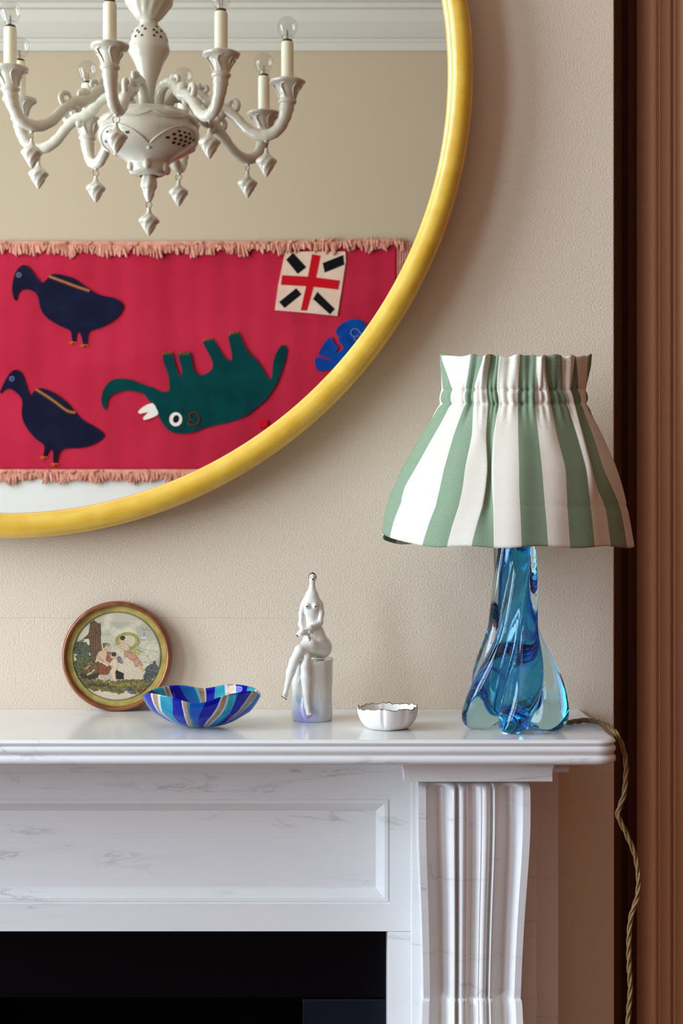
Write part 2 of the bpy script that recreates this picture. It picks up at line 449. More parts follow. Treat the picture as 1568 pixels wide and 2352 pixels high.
# black slips and hearth opening inside the surround
fi = thing('fireplace_insert', (CX, -.03, 0), 'black slate slips framing the dark hearth opening below the frieze', 'fireplace insert')
zs = fz(2283, -.045)
mb = MB(); XS = fx(890)-.0006
mb.box((mir(XS), -.06, zs), (XS, -.001, zl-.0015)); mb.build('lintel_slip', m_slate, fi, bevel=.0015)
xs0 = fx(695, -.055)
for a, b in ((xs0, XS), (mir(XS), mir(xs0))):
    mb = MB(); mb.box((a, -.062, 0), (b, -.001, zs-.0012)); mb.build('side_slip', m_slate2, fi, bevel=.0015)
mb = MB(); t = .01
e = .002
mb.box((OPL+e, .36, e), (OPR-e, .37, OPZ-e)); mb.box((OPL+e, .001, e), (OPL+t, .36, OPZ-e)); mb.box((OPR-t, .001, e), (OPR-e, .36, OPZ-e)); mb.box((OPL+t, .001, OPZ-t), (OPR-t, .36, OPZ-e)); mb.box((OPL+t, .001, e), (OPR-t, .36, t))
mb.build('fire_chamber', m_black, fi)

# ------------------------------------------------------------------ round mirror
MX = -.4068; MZ = 1.980; MR = .5517; MY = -.040; TR = .0155
m_yel = mat('yellow_lacquer', lin(246, 196, 52), .32, spec=.5, coat=.5)
m_yel.node_tree.nodes['Principled BSDF'].inputs['Coat Roughness'].default_value = .15
mottle(m_yel, lin(222, 174, 46), lin(232, 190, 70), 40, (1, 1, 1))
add_bump(m_yel, 300, .12, .0005, 2, (1, 1, .2))
m_mir = mat('silvered_glass', (.93, .92, .83, 1), 0.0, 1.0)
mr = thing('round_mirror', (MX, -.001, MZ), 'large round wall mirror in a yellow tubular frame above the mantel shelf', 'mirror')
rows = []
for k in range(200):
    a = 2*PI*k/200; rows.append([(MX+(MR+TR*math.cos(b))*math.cos(a), MY+TR*math.sin(b), MZ+(MR+TR*math.cos(b))*math.sin(a)) for b in np.linspace(0, 2*PI, 20, endpoint=False)])
V, Fc = grid(rows, True, True); fixnormals(mesh('frame', V, Fc, m_yel, mr, smooth=60))
ym = -.036
n = 160; V = [(MX+(MR-.006)*math.cos(2*PI*k/n), y, MZ+(MR-.006)*math.sin(2*PI*k/n)) for y in (ym, -.0012) for k in range(n)]
Fc = [tuple(range(n)), tuple(range(2*n-1, n-1, -1))]+[(k, n+k, n+(k+1) % n, (k+1) % n) for k in range(n)]
m_back = mat('mirror_back', lin(120, 90, 60), .7)
o = fixnormals(mesh('mirror_glass', V, Fc, [m_mir, m_back], mr))
for p in o.data.polygons: p.material_index = 0 if (abs(p.normal.y) > .9 and p.center.y + WORLD[mr.name].y < -.01) else 1

# ------------------------------------------------------------------ chandelier (hangs in the room, seen in the mirror)
m_porc = mat('white_porcelain', lin(207, 201, 188), .18, spec=.5, coat=.3)
m_candle = mat('cream_sleeve', lin(240, 236, 214), .4)
m_bulb, nt, b = nmat('bulb_glass'); nt.nodes.remove(b)
tb = N(nt, 'ShaderNodeBsdfTransparent'); tb.inputs[0].default_value = (.93, .93, .92, 1); gb_ = N(nt, 'ShaderNodeBsdfGlossy'); gb_.inputs['Roughness'].default_value = .03; mx = N(nt, 'ShaderNodeMixShader'); mx.inputs[0].default_value = .08
nt.links.new(tb.outputs[0], mx.inputs[1]); nt.links.new(gb_.outputs[0], mx.inputs[2]); nt.links.new(mx.outputs[0], nt.nodes['Material Output'].inputs['Surface'])
m_wire = mat('dark_wire', lin(70, 58, 45), .4, 1)
m_hole_shade = mat('hole_shade_dark', lin(38, 26, 20), .7)  # shade inside the porcelain holes put into the colour
CT = 3.88; CHX = (342-784)*CT/F; CHY = 2*ym-(CT-D)
def cz(py): return CZ-(py-1176)*CT/F
ch = thing('chandelier', (CHX, CHY, ZC), 'white porcelain chandelier with eight scrolled arms and shell pendants, hanging from the ceiling', 'chandelier')
C2 = (CHX, CHY)
bowl = [(.012, 2.478), (.06, 2.478), (.098, 2.474), (.106, 2.469), (.116, 2.463), (.126, 2.455), (.1285, 2.446), (.126, 2.438), (.1285, 2.428), (.1308, 2.416), (.127, 2.400), (.116, 2.385),
        (.098, 2.372), (.078, 2.362), (.062, 2.352), (.052, 2.342), (.0495, 2.332), (.047, 2.322), (.038, 2.315), (.024, 2.312)]
V, Fc = lathe(smooth_prof(bowl, 4), C2, 64, lambda t, i, r, z: (r*(1+.018*math.cos(8*t)*max(0, 1-abs(z-2.335)/.03)), z))
mesh('bowl_body', V, Fc, m_porc, ch, smooth=60)
# moulded swags and dark insets in place of lattice holes on the bowl
def bowl_r(z):
    pr = sorted((zz, r) for r, zz in bowl[4:]); return float(np.interp(z, [p[0] for p in pr], [p[1] for p in pr]))
mb = MB()
for k in range(8):
    t0 = PI/2+.2+k*PI/4
    path = [(CHX+(bowl_r(zz)+.001)*math.cos(t0+s*PI/8*.95), CHY+(bowl_r(zz)+.001)*math.sin(t0+s*PI/8*.95), zz) for s in np.linspace(-1, 1, 15) for zz in [2.438+.012*s*s]]
    mb.add(*tube(path, .0026, 6))
for k in range(4):
    t0 = PI/2-.13+PI/4+k*PI/2
    path = [(CHX+(bowl_r(zz)+.001)*math.cos(t0+s*PI/4*.98), CHY+(bowl_r(zz)+.001)*math.sin(t0+s*PI/4*.98), zz) for s in np.linspace(-1, 1, 25) for zz in [2.376+.042*(1-abs(s))**.5*min(1, abs(s)*2.2+.42) if abs(s) > .03 else 2.393]]
    path = [(CHX+(bowl_r(zz)+.001)*math.cos(t0+s*PI/4*.98), CHY+(bowl_r(zz)+.001)*math.sin(t0+s*PI/4*.98), zz) for s in np.linspace(-1, 1, 25) for zz in [2.374+.046*math.cos(s*PI/2)]]
    mb.add(*tube(path, .0026, 6))
    mb.add(*ball((CHX+.085*math.cos(t0+PI/4), CHY+.085*math.sin(t0+PI/4), 2.369), .007, 8, 6))
for k in range(6):
    t0 = k*PI/3+.5; mb.add(*ball((CHX+.05*math.cos(t0), CHY+.05*math.sin(t0), 2.333), (.011, .011, .013), 8, 6))
mb.build('swag_relief', m_porc, ch, smooth=60)
for k in range(4):
    mb = MB()
    t0 = PI/2-.13+PI/4+k*PI/2
    for zz, offs in ((2.405, (-.12, .02, .16)), (2.396, (-.34, -.2, -.05, .1, .26)), (2.387, (-.26, -.1, .04, .2, .38)), (2.379, (-.16, .02, .18))):
        for s in offs:
            t = t0+s; r = bowl_r(zz)+.0012; e = .0052/r
            mb.add([(CHX+(bowl_r(zz+dz)+.0012)*math.cos(t+da), CHY+(bowl_r(zz+dz)+.0012)*math.sin(t+da), zz+dz) for da, dz in ((-e, -.0026), (e, -.0026), (e, .0026), (-e, .0026))]+
                   [(CHX+(r-.006)*math.cos(t), CHY+(r-.006)*math.sin(t), zz)], [(0, 1, 2, 3), (0, 4, 1), (1, 4, 2), (2, 4, 3), (3, 4, 0)])
    mb.build('bowl_hole_inset', m_hole_shade, ch)  # dark insets on the surface, no real openings
stem = [(.016, 2.474), (.0155, 2.50), (.016, 2.537), (.022, 2.562), (.031, 2.587), (.039, 2.607), (.0475, 2.622), (.0535, 2.635), (.052, 2.648), (.048, 2.664), (.041, 2.684), (.030, 2.697), (.0245, 2.704), (.0235, 2.714)]
V, Fc = lathe(smooth_prof(stem, 4), C2, 40); mesh('stem_vase', V, Fc, m_porc, ch, smooth=60)
vase = [(.0225, 2.713), (.0255, 2.714), (.034, 2.721), (.043, 2.733), (.052, 2.745), (.0595, 2.757), (.062, 2.772), (.0605, 2.80), (.054, 2.83), (.043, 2.86), (.032, 2.885), (.024, 2.91), (.02, 2.95), (.012, 2.99)]
V, Fc = lathe(smooth_prof(vase, 4), C2, 72, lambda t, i, r, z: (r*(1+.028*math.sin(14*t+z*70)*min(1, max(0, (z-2.716)*60))), z))
mesh('swirled_vase', V, Fc, m_porc, ch, smooth=60)
mb = MB(); V, Fc = tube([(CHX, CHY, 2.98), (CHX, CHY, ZC-.02)], .006, 10); mb.add(V, Fc)
V, Fc = lathe([(.001, ZC-.07), (.03, ZC-.065), (.06, ZC-.03), (.065, ZC-.001)], C2, 32); mb.add(V, Fc)
mb.build('hanging_rod', m_porc, ch, smooth=40)
def stem_r(z):
    return float(np.interp(z, [p[1] for p in stem], [p[0] for p in stem]))
mb = MB()
for k in range(6):
    t0 = PI/2+.35+k*PI/3
    for s, zz in ((0, 2.690), (-.25, 2.680), (.12, 2.672), (-.1, 2.662), (.28, 2.678), (.3, 2.662)):
        t = t0+s; e = .0042/stem_r(zz)
        mb.add([(CHX+(stem_r(zz+dz)+.0012)*math.cos(t+da), CHY+(stem_r(zz+dz)+.0012)*math.sin(t+da), zz+dz) for da, dz in ((0, -.004), (e, 0), (0, .004), (-e, 0))]+
               [(CHX+.03*math.cos(t), CHY+.03*math.sin(t), zz)], [(0, 1, 2, 3), (0, 4, 1), (1, 4, 2), (2, 4, 3), (3, 4, 0)])
mb.build('stem_hole_inset', m_hole_shade, ch)  # dark insets for shaded holes, as on the bowl
# finial and the lowest pendant
fin = [(.018, 2.3135), (.019, 2.305), (.0215, 2.294), (.021, 2.284), (.015, 2.275), (.0145, 2.268), (.010, 2.256), (.005, 2.247), (.001, 2.245)]
V, Fc = lathe(smooth_prof(fin, 3), C2, 32, lambda t, i, r, z: (r*(1+.06*math.sin(6*t+z*60)), z)); mesh('finial', V, Fc, m_porc, ch, smooth=60)
DROP = [(.0012, 0), (.0042, -.002), (.0045, -.006), (.006, -.012), (.0105, -.019), (.019, -.026), (.0245, -.031), (.0265, -.036), (.0245, -.041), (.020, -.046), (.0172, -.052), (.0125, -.060), (.0065, -.069), (.0008, -.076)]
def drop_mesh(c, z0):
    pr = [(r, z0+z) for r, z in smooth_prof(DROP, 4)]
    return lathe(pr, c, 40, lambda t, i, r, z: (r*(1+.045*math.sin(7*t+(z-z0)*260)*min(1, max(0, (z0-z-.012)*60))), z))
V, Fc = drop_mesh(C2, 2.233); mesh('shell_pendant', V, Fc, m_porc, ch, smooth=60)
def ring_mesh(c, z0, r, w, plane=0):
    pts = []
    for k in range(19):
        a = 2*PI*k/18; q = (r*math.cos(a), 0) if plane == 0 else (0, r*math.cos(a))
        pts.append((c[0]+q[0], c[1]+q[1], z0+r*1.1*math.sin(a)))
    return tube(pts, w, 6, cap=False)
V, Fc = ring_mesh(C2, 2.2385, .0075, .0009); mesh('wire_ring', V, Fc, m_wire, ch, smooth=60)
# one arm, built along local +y then copied
ARM = smooth_prof([(.050, 2.474, .013), (.052, 2.496, .0125), (.066, 2.520, .012), (.092, 2.531, .0118), (.120, 2.526, .0118), (.142, 2.511, .012), (.158, 2.495, .013), (.180, 2.482, .014),
       (.205, 2.474, .0125), (.232, 2.452, .0118), (.258, 2.424, .012), (.288, 2.406, .0125), (.318, 2.404, .0128), (.343, 2.417, .0128), (.358, 2.442, .0135), (.364, 2.466, .0160), (.366, 2.482, .0165)], 4)
def LP(rho, z, side=0): return (CHX+side, CHY+rho, z)
mb = MB()
mb.add(*tube([LP(a[0], a[1]) for a in ARM], [a[2]*(1.16+.05*math.sin(i*1.9)) for i, a in enumerate(ARM)], 14))
for s in (-1, 0, 1):   # reeded ribs running along the arm
    mb.add(*tube([LP(a[0]-(.0 if s else .004), a[1]+(.004 if s == 0 else 0)+.002, s*.0085) for a in ARM[2:-4]], [.0045]*(len(ARM)-6), 6))
def curl(c, r0, turns, a0, w, sgn=1):
    pts = []; rad = []
    for t in np.linspace(0, 1, 22):
        a = a0+sgn*turns*2*PI*t; r = r0*(1-.75*t); pts.append(LP(c[0]+r*math.cos(a), c[1]+r*math.sin(a))); rad.append(w*(1-.35*t))
    return tube(pts, rad, 8)
mb.add(*curl((.222, 2.486), .018, .8, -1.2, .0085)); mb.add(*curl((.150, 2.526), .014, .7, 3.4, .008, -1)); mb.add(*curl((.190, 2.466), .016, .7, 1.2, .007, -1))
mb.add(*ball(LP(.176, 2.500), (.016, .019, .016), 12, 8)); mb.add(*ball(LP(.133, 2.533), (.012, .012, .014), 10, 8)); mb.add(*ball(LP(.196, 2.462), (.012, .010, .012), 10, 8))
mb.add(*ball(LP(.312, 2.391), (.006, .006, .008), 8, 6))
arm = mb.build('arm', m_porc, ch, smooth=55)
CC = (CHX, CHY+.3667)
CUP = [(.0185, 2.467), (.0225, 2.470), (.0235, 2.4755), (.0205, 2.479), (.0215, 2.490), (.0265, 2.503), (.034, 2.513), (.043, 2.518), (.0455, 2.522), (.044, 2.5255), (.036, 2.526), (.018, 2.522), (.001, 2.521)]
V, Fc = lathe(smooth_prof(CUP, 3), CC, 48, lambda t, i, r, z: (r*(1+.018*math.cos(8*t)*min(1, max(0, (z-2.48)*25))), z+.012)); mb = MB(); mb.add(V, Fc)
for k in range(6):
    t = k*PI/3
    mb.add(*tube([(CC[0]+r*math.cos(t+dt), CC[1]+r*math.sin(t+dt), zz+.012) for r, zz, dt in ((.0215, 2.481, 0), (.0235, 2.492, .15), (.030, 2.504, .3), (.036, 2.512, .2), (.036, 2.514, -.05))], [.0016, .002, .002, .002, .0014], 6))
cup = mb.build('candle_cup', m_porc, arm, smooth=60)
V, Fc = tube([(CC[0], CC[1], 2.532), (CC[0], CC[1], 2.632), (CC[0], CC[1], 2.6365)], [.0157, .0157, .014], 24); candle = mesh('candle_sleeve', V, Fc, m_candle, arm, smooth=40)
BU = [(r_, z_+.012) for r_, z_ in [(.012, 2.622), (.0125, 2.640), (.015, 2.636), (.021, 2.646), (.0255, 2.657), (.0262, 2.665), (.0235, 2.676), (.017, 2.684), (.008, 2.688), (.0005, 2.6888)]]
V, Fc = lathe(smooth_prof(BU, 4), CC, 32); bulb = mesh('bulb', V, Fc, m_bulb, arm, smooth=80)
mb = MB(); mb.add(*tube([(CC[0], CC[1], 2.6355), (CC[0], CC[1], 2.6415)], .0128, 16)); mb.add(*tube([(CC[0]-.002, CC[1], 2.640), (CC[0]-.004, CC[1], 2.667), (CC[0]+.004, CC[1], 2.667), (CC[0]+.002, CC[1], 2.640)], .0008, 5)); bcap = mb.build('bulb_base', m_wire, arm, smooth=40)
HC = (CHX, CHY+.312)
V, Fc = ring_mesh(HC, 2.3785, .0085, .0009); ring = mesh('wire_ring', V, Fc, m_wire, arm, smooth=60)
V, Fc = drop_mesh(HC, 2.372); drop = mesh('shell_pendant', V, Fc, m_porc, arm, smooth=60)
ANG = [-7, 35, 79, 129, 172, -145, -105, -60]
arm.rotation_euler = (0, 0, math.radians(-ANG[0]))
for k in range(1, 8):
    a2 = arm.copy(); COL.objects.link(a2); a2.parent = ch; a2.rotation_euler = (0, 0, math.radians(-ANG[k]))
    for c in (cup, candle, bulb, bcap, ring, drop):
        c2 = c.copy(); COL.objects.link(c2); c2.parent = a2

# ------------------------------------------------------------------ appliqué hanging on the back wall (seen in the mirror)
TT = 5.862; TY = 2*ym-(TT-D)            # its cloth face
def tx(px, py, dy=0):
    d = TT-dy; return ((px-784)*d/F, CZ-(py-1176)*d/F)
def cloth(name, col, c2=None, sc=60, rough=.85):
    m = mat(name, col, rough, spec=.1)
    if c2: mottle(m, col, c2, sc)
    add_bump(m, 500, .25, .0008, 2)
    return m
m_red = cloth('crimson_cloth', lin(194, 41, 68), lin(178, 33, 58), 3)
m_navy = cloth('navy_cloth', lin(22, 26, 52), lin(16, 18, 40), 12)
m_green = cloth('bottle_green_cloth', lin(0, 66, 66), lin(0, 54, 56), 12)
m_blue = cloth('blue_cloth', lin(10, 74, 160), lin(6, 58, 138), 14)
m_cream = cloth('cream_cloth', lin(232, 205, 184), lin(222, 190, 168), 20)
m_flagred = cloth('flag_red_cloth', lin(196, 18, 32))
m_blackc = cloth('black_cloth', lin(18, 17, 22))
m_pink = cloth('pink_fringe', lin(226, 166, 146), lin(206, 138, 118), 30)
m_orange = cloth('orange_thread', lin(205, 120, 30)); m_braid = cloth('gold_braid', lin(170, 130, 90)); m_white_c = cloth('white_cloth', lin(236, 226, 216)); m_rust = cloth('rust_thread', lin(120, 44, 38)); m_pale = cloth('pale_thread', lin(130, 140, 180))
tl = tx(-420, 558); br = tx(914, 1082)
hg = thing('applique_hanging', ((tl[0]+br[0])/2, TY, br[1]), 'crimson applique wall hanging with birds and an upside down elephant, reflected in mirror', 'wall hanging')
nu, nv = 120, 40; rows = []
for j in range(nv+1):
    row = []
    for i in range(nu+1):
        x = tl[0]+(br[0]-tl[0])*i/nu; zz = tl[1]+(br[1]-tl[1])*j/nv
        row.append((x, TY-.004+.0022*math.sin(x*23+zz*3)+.0012*math.sin(x*61+1), zz+.004*math.sin(x*3)*(1-j/nv)))
    rows.append(row)
V, Fc = grid(rows); o = mesh('ground_cloth', V, Fc, m_red, hg, smooth=80)
sm = o.modifiers.new('thick', 'SOLIDIFY'); sm.thickness = .002; sm.offset = -1 if o.data.polygons[0].normal.y > 0 else 1
def app(name, pts, m, lift=.004, smoothk=3, parent=None, label=None):
    q = [tx(*p) for p in pts]
    if smoothk: q = closed_cr(q, smoothk)
    V, Fc = slab_poly(q, TY+lift, TY-.003)
    o = fixnormals(mesh(name, V, Fc, m, parent or hg))
    if label: o['label'] = label
    return o
def S8(pts): return [(.2083*a, 590+.2083*b) for a, b in pts]
def S7(pts): return [(200+.3061*a, 730+.3061*b) for a, b in pts]
def SF(pts): return [(600+.2423*a, 520+.2423*b) for a, b in pts]
def stroke(name, pts, wpx, m, parent, lift=.0065):
    path = [(tx(*p)[0], TY+lift, tx(*p)[1]) for p in pts]
    V, Fc = tube(path, wpx*TT/F/2, 6); return mesh(name, V, Fc, m, parent, smooth=60)
B1 = [(270,90),(330,130),(380,200),(430,265),(470,285),(520,245),(560,200),(620,190),(720,210),(820,240),(900,295),(990,360),(1080,415),(1180,440),(1270,460),(1330,500),(1360,540),(1345,590),(1300,655),(1220,720),(1120,775),(1040,800),(985,820),(965,870),(955,960),(920,965),(905,900),(885,845),(865,832),(845,860),(835,930),(805,938),(790,880),(785,830),(740,795),(650,755),(540,690),(480,630),(445,560),(425,460),(395,400),(350,370),(290,355),(230,370),(195,410),(178,480),(155,460),(135,380),(140,290),(165,190),(210,120)]
B2 = [(180,1245),(235,1275),(265,1330),(295,1420),(325,1515),(345,1520),(380,1480),(430,1450),(500,1460),(600,1505),(690,1565),(760,1630),(830,1710),(920,1800),(1040,1870),(1120,1925),(1148,1970),(1110,2020),(1010,2075),(900,2105),(780,2108),(700,2115),(650,2150),(620,2265),(590,2260),(585,2150),(565,2125),(540,2125),(510,2190),(480,2200),(490,2120),(480,2070),(400,2010),(320,1920),(260,1820),(240,1720),(248,1610),(225,1540),(160,1480),(90,1450),(40,1475),(12,1505),(5,1480),(40,1400),(90,1310),(130,1265)]
def ell(cx, cy, rx, ry, n=20, rot=0): return [(cx+rx*math.cos(2*PI*k/n)*math.cos(rot)-ry*math.sin(2*PI*k/n)*math.sin(rot), cy+rx*math.cos(2*PI*k/n)*math.sin(rot)+ry*math.sin(2*PI*k/n)*math.cos(rot)) for k in range(n)]
for Bp, eye, band, feet in ((B1, (212, 202), [(545,220),(700,278),(860,338),(990,380)], [(800, 945), (925, 975)]), (B2, (135, 1345), [(400,1465),(520,1540),(620,1610),(720,1685),(775,1712),(835,1720)], [(480, 2210), (600, 2285)])):
    bo = app('bird', S8(Bp), m_navy, label='navy blue bird')
    stroke('eye', S8([(eye[0]+25*math.cos(a), eye[1]+25*math.sin(a)) for a in np.linspace(0, 2*PI, 17)]), 1.8, m_pale, bo)
    stroke('eye', S8(ell(eye[0], eye[1], 7, 7, 8)), 1.5, m_pale, bo)
    for dx, m_, w_ in ((0, m_braid, 3.6), (16, m_rust, 2.2), (-14, m_orange, 1.2)):
        stroke('wing_braid', S8([(a-dx*.3, b+dx) for a, b in [tuple(q) for q in smooth_prof(band, 4)]]), w_, m_, bo)
    for fxp, fyp in feet:
        for dx, dy in ((-40, 4), (-22, 22), (0, 20), (45, 2)):
            stroke('claw', S8([(fxp, fyp-6), (fxp+dx, fyp+dy)]), 2.2, m_orange, bo, .005)
E = [(130,685),(108,640),(110,580),(140,510),(190,465),(260,455),(340,468),(420,500),(500,525),(560,555),(610,550),(618,520),(608,430),(580,350),(568,280),(595,255),(635,265),(650,310),(665,370),(690,425),(710,435),(708,380),(690,310),(690,270),(725,255),(770,260),(785,310),(795,370),(815,410),(850,430),(895,418),(935,385),(942,340),(920,285),(880,210),(870,185),(905,155),(945,160),(975,205),(1020,280),(1060,318),(1085,310),(1083,260),(1065,180),(1062,145),(1095,105),(1130,110),(1155,150),(1180,210),(1215,265),(1260,305),(1310,370),(1345,435),(1365,460),(1385,445),(1395,340),(1415,270),(1450,215),(1480,205),(1500,235),(1490,310),(1460,400),(1420,495),(1385,550),(1335,620),(1260,680),(1180,740),(1080,780),(960,805),(870,830),(780,860),(700,868),(630,855),(580,810),(540,745),(520,680),(480,640),(455,610),(430,575),(370,555),(300,545),(220,560),(170,590),(150,635),(145,680)]
eo = app('elephant', S7(E), m_green, label='dark green elephant turned upside down')
app('tusk', S7([(385,705),(420,670),(490,640),(520,680),(535,720),(500,745),(430,768),(425,745),(460,708),(400,720)]), m_white_c, .0055, 2, eo)
app('eye', S7(ell(666, 762, 48, 53)), m_white_c, .006, 0, eo, 'white eye'); app('pupil', S7(ell(668, 760, 22, 30, rot=.3)), m_navy, .0075, 0, eo)
sw = [(775, 750)]+[(800+42*math.cos(a), 760+50*math.sin(a)) for a in np.linspace(-2.4, 2.6, 18)]+[(772+8*math.cos(a), 785+22*math.sin(a)) for a in np.linspace(1.2, 5.2, 8)]+[(800, 770)]
stroke('ear_stitching', S7(sw), 2.6, m_rust, eo)
for c, ang in (((600, 265), -.1), ((730, 265), 0), ((905, 165), -.15), ((1098, 118), -.2)):
    for k in range(4): stroke('toe_stitch', S7([(c[0]-28+k*18, c[1]+14-k*6*abs(ang)*4), (c[0]-22+k*18, c[1]-8-k*6*abs(ang)*4)]), 1.4, m_orange, eo, .005)
fo = app('flag', SF([(225,245),(510,238),(795,240),(800,330),(760,600),(720,850),(600,838),(430,820),(128,795),(160,560)]), m_cream, .004, 1, label='cream flag with red cross and black bars')
app('cross_bar', SF([(480,265),(560,280),(520,480),(432,800),(372,798),(425,560)]), m_flagred, .0055, 1, fo); app('cross_bar', SF([(197,465),(470,480),(742,515),(725,600),(460,570),(185,555)]), m_flagred, .0062, 1, fo)
for q in ([(300,252),(425,388),(345,452),(235,318)], [(580,350),(775,272),(785,365),(600,440)], [(330,588),(380,645),(220,775),(168,718)], [(530,622),(695,785),(650,835),(490,690)]):
    app('diagonal_bar', SF(q), m_blackc, .0055, 0, fo)
bl = app('blue_animal', SF([(870,878),(940,890),(985,930),(1000,1000),(970,1080),(900,1180),(830,1290),(740,1340),(640,1355),(550,1370),(515,1330),(510,1250),(560,1245),(640,1265),(660,1255),(545,1215),(560,1170),(600,1100),(645,1050),(670,1070),(690,1110),(725,1140),(720,1170),(700,1195),(720,1195),(770,1165),(765,1130),(735,1090),(730,1060),(745,1050),(715,1030),(708,990),(730,950),(790,905)]), m_blue, label='blue crouching animal')
stroke('ear_stitching', SF([(890+45*math.cos(a)*(1-.1*a/5), 1010+38*math.sin(a)) for a in np.linspace(0.6, 5.6, 18)]+[(920+40*math.cos(a), 1050+40*math.sin(a)) for a in np.linspace(-1, 3.4, 14)]), 2.2, m_pale, bl)
app('patch', SF([(-20+0, 1840), (60, 1836), (60, 1900), (-20, 1905)]), m_flagred, .0035, 0)
# selvedge strip on the right, binding along top and bottom, fringes
a0, a1 = tx(912, 557), tx(962, 1082)
rows = []
for j in range(2):
    rows.append([(a0[0]+(a1[0]-a0[0])*i/40, TY-.001+.003*math.sin(i*1.35), (a0[1], a1[1])[j]) for i in range(41)])
V, Fc = grid(rows); o = mesh('pink_selvedge', V, Fc, m_pink, hg, smooth=80)
sm = o.modifiers.new('thick', 'SOLIDIFY'); sm.thickness = .002
def fringe(name, xa, xb, ytop, ylen, seed, n):
    r = random.Random(seed); mb = MB()
    (x0, _), (x1, _) = tx(xa, 0), tx(xb, 0)
    for k in range(n):
        px = xa+(xb-xa)*(k+r.random())/n; yt = ytop(px); L = ylen*(.55+.5*r.random()+.35*math.sin(px*.11+seed)*math.sin(px*.047)); w_ = .0035+.0035*r.random()
        x, zt0 = tx(px, yt); zb = tx(px, yt+L)[1]; sw_ = (r.random()-.5)*.018+.006*math.sin(px*.16); yo = .004+.012*r.random()
        if r.random() < .07: zb += (zt0-zb)*1.3; sw_ *= 2
        mb.add(*tube([(x, TY+.003, zt0), (x+sw_*.3, TY+yo, zt0*.6+zb*.4), (x+sw_, TY+yo*.8, zb)], [w_*.8, w_, w_*.7], 5))
    o = mb.build(name, m_pink, hg, smooth=60); o['kind'] = 'stuff'; return o
topf = lambda px: np.interp(px, [-420, 0, 300, 620, 760, 860, 925], [562, 560, 565, 560, 556, 551, 549])
fringe('top_fringe', -420, 925, topf, 24, 3, 700)
fringe('bottom_fringe', -420, 940, lambda px: 1086+1.5*math.sin(px*.05), 22, 5, 640)
mb = MB()
for (xa, ya, xb, yb) in ((-420, 554, 620, 568), (620, 553, 925, 562), (-420, 1078, 962, 1094)):
    p, q = tx(xa, ya), tx(xb, yb); mb.box((p[0], TY-.004, q[1]), (q[0], TY+.004, p[1]))
mb.build('pink_binding', m_pink, hg, bevel=.001)

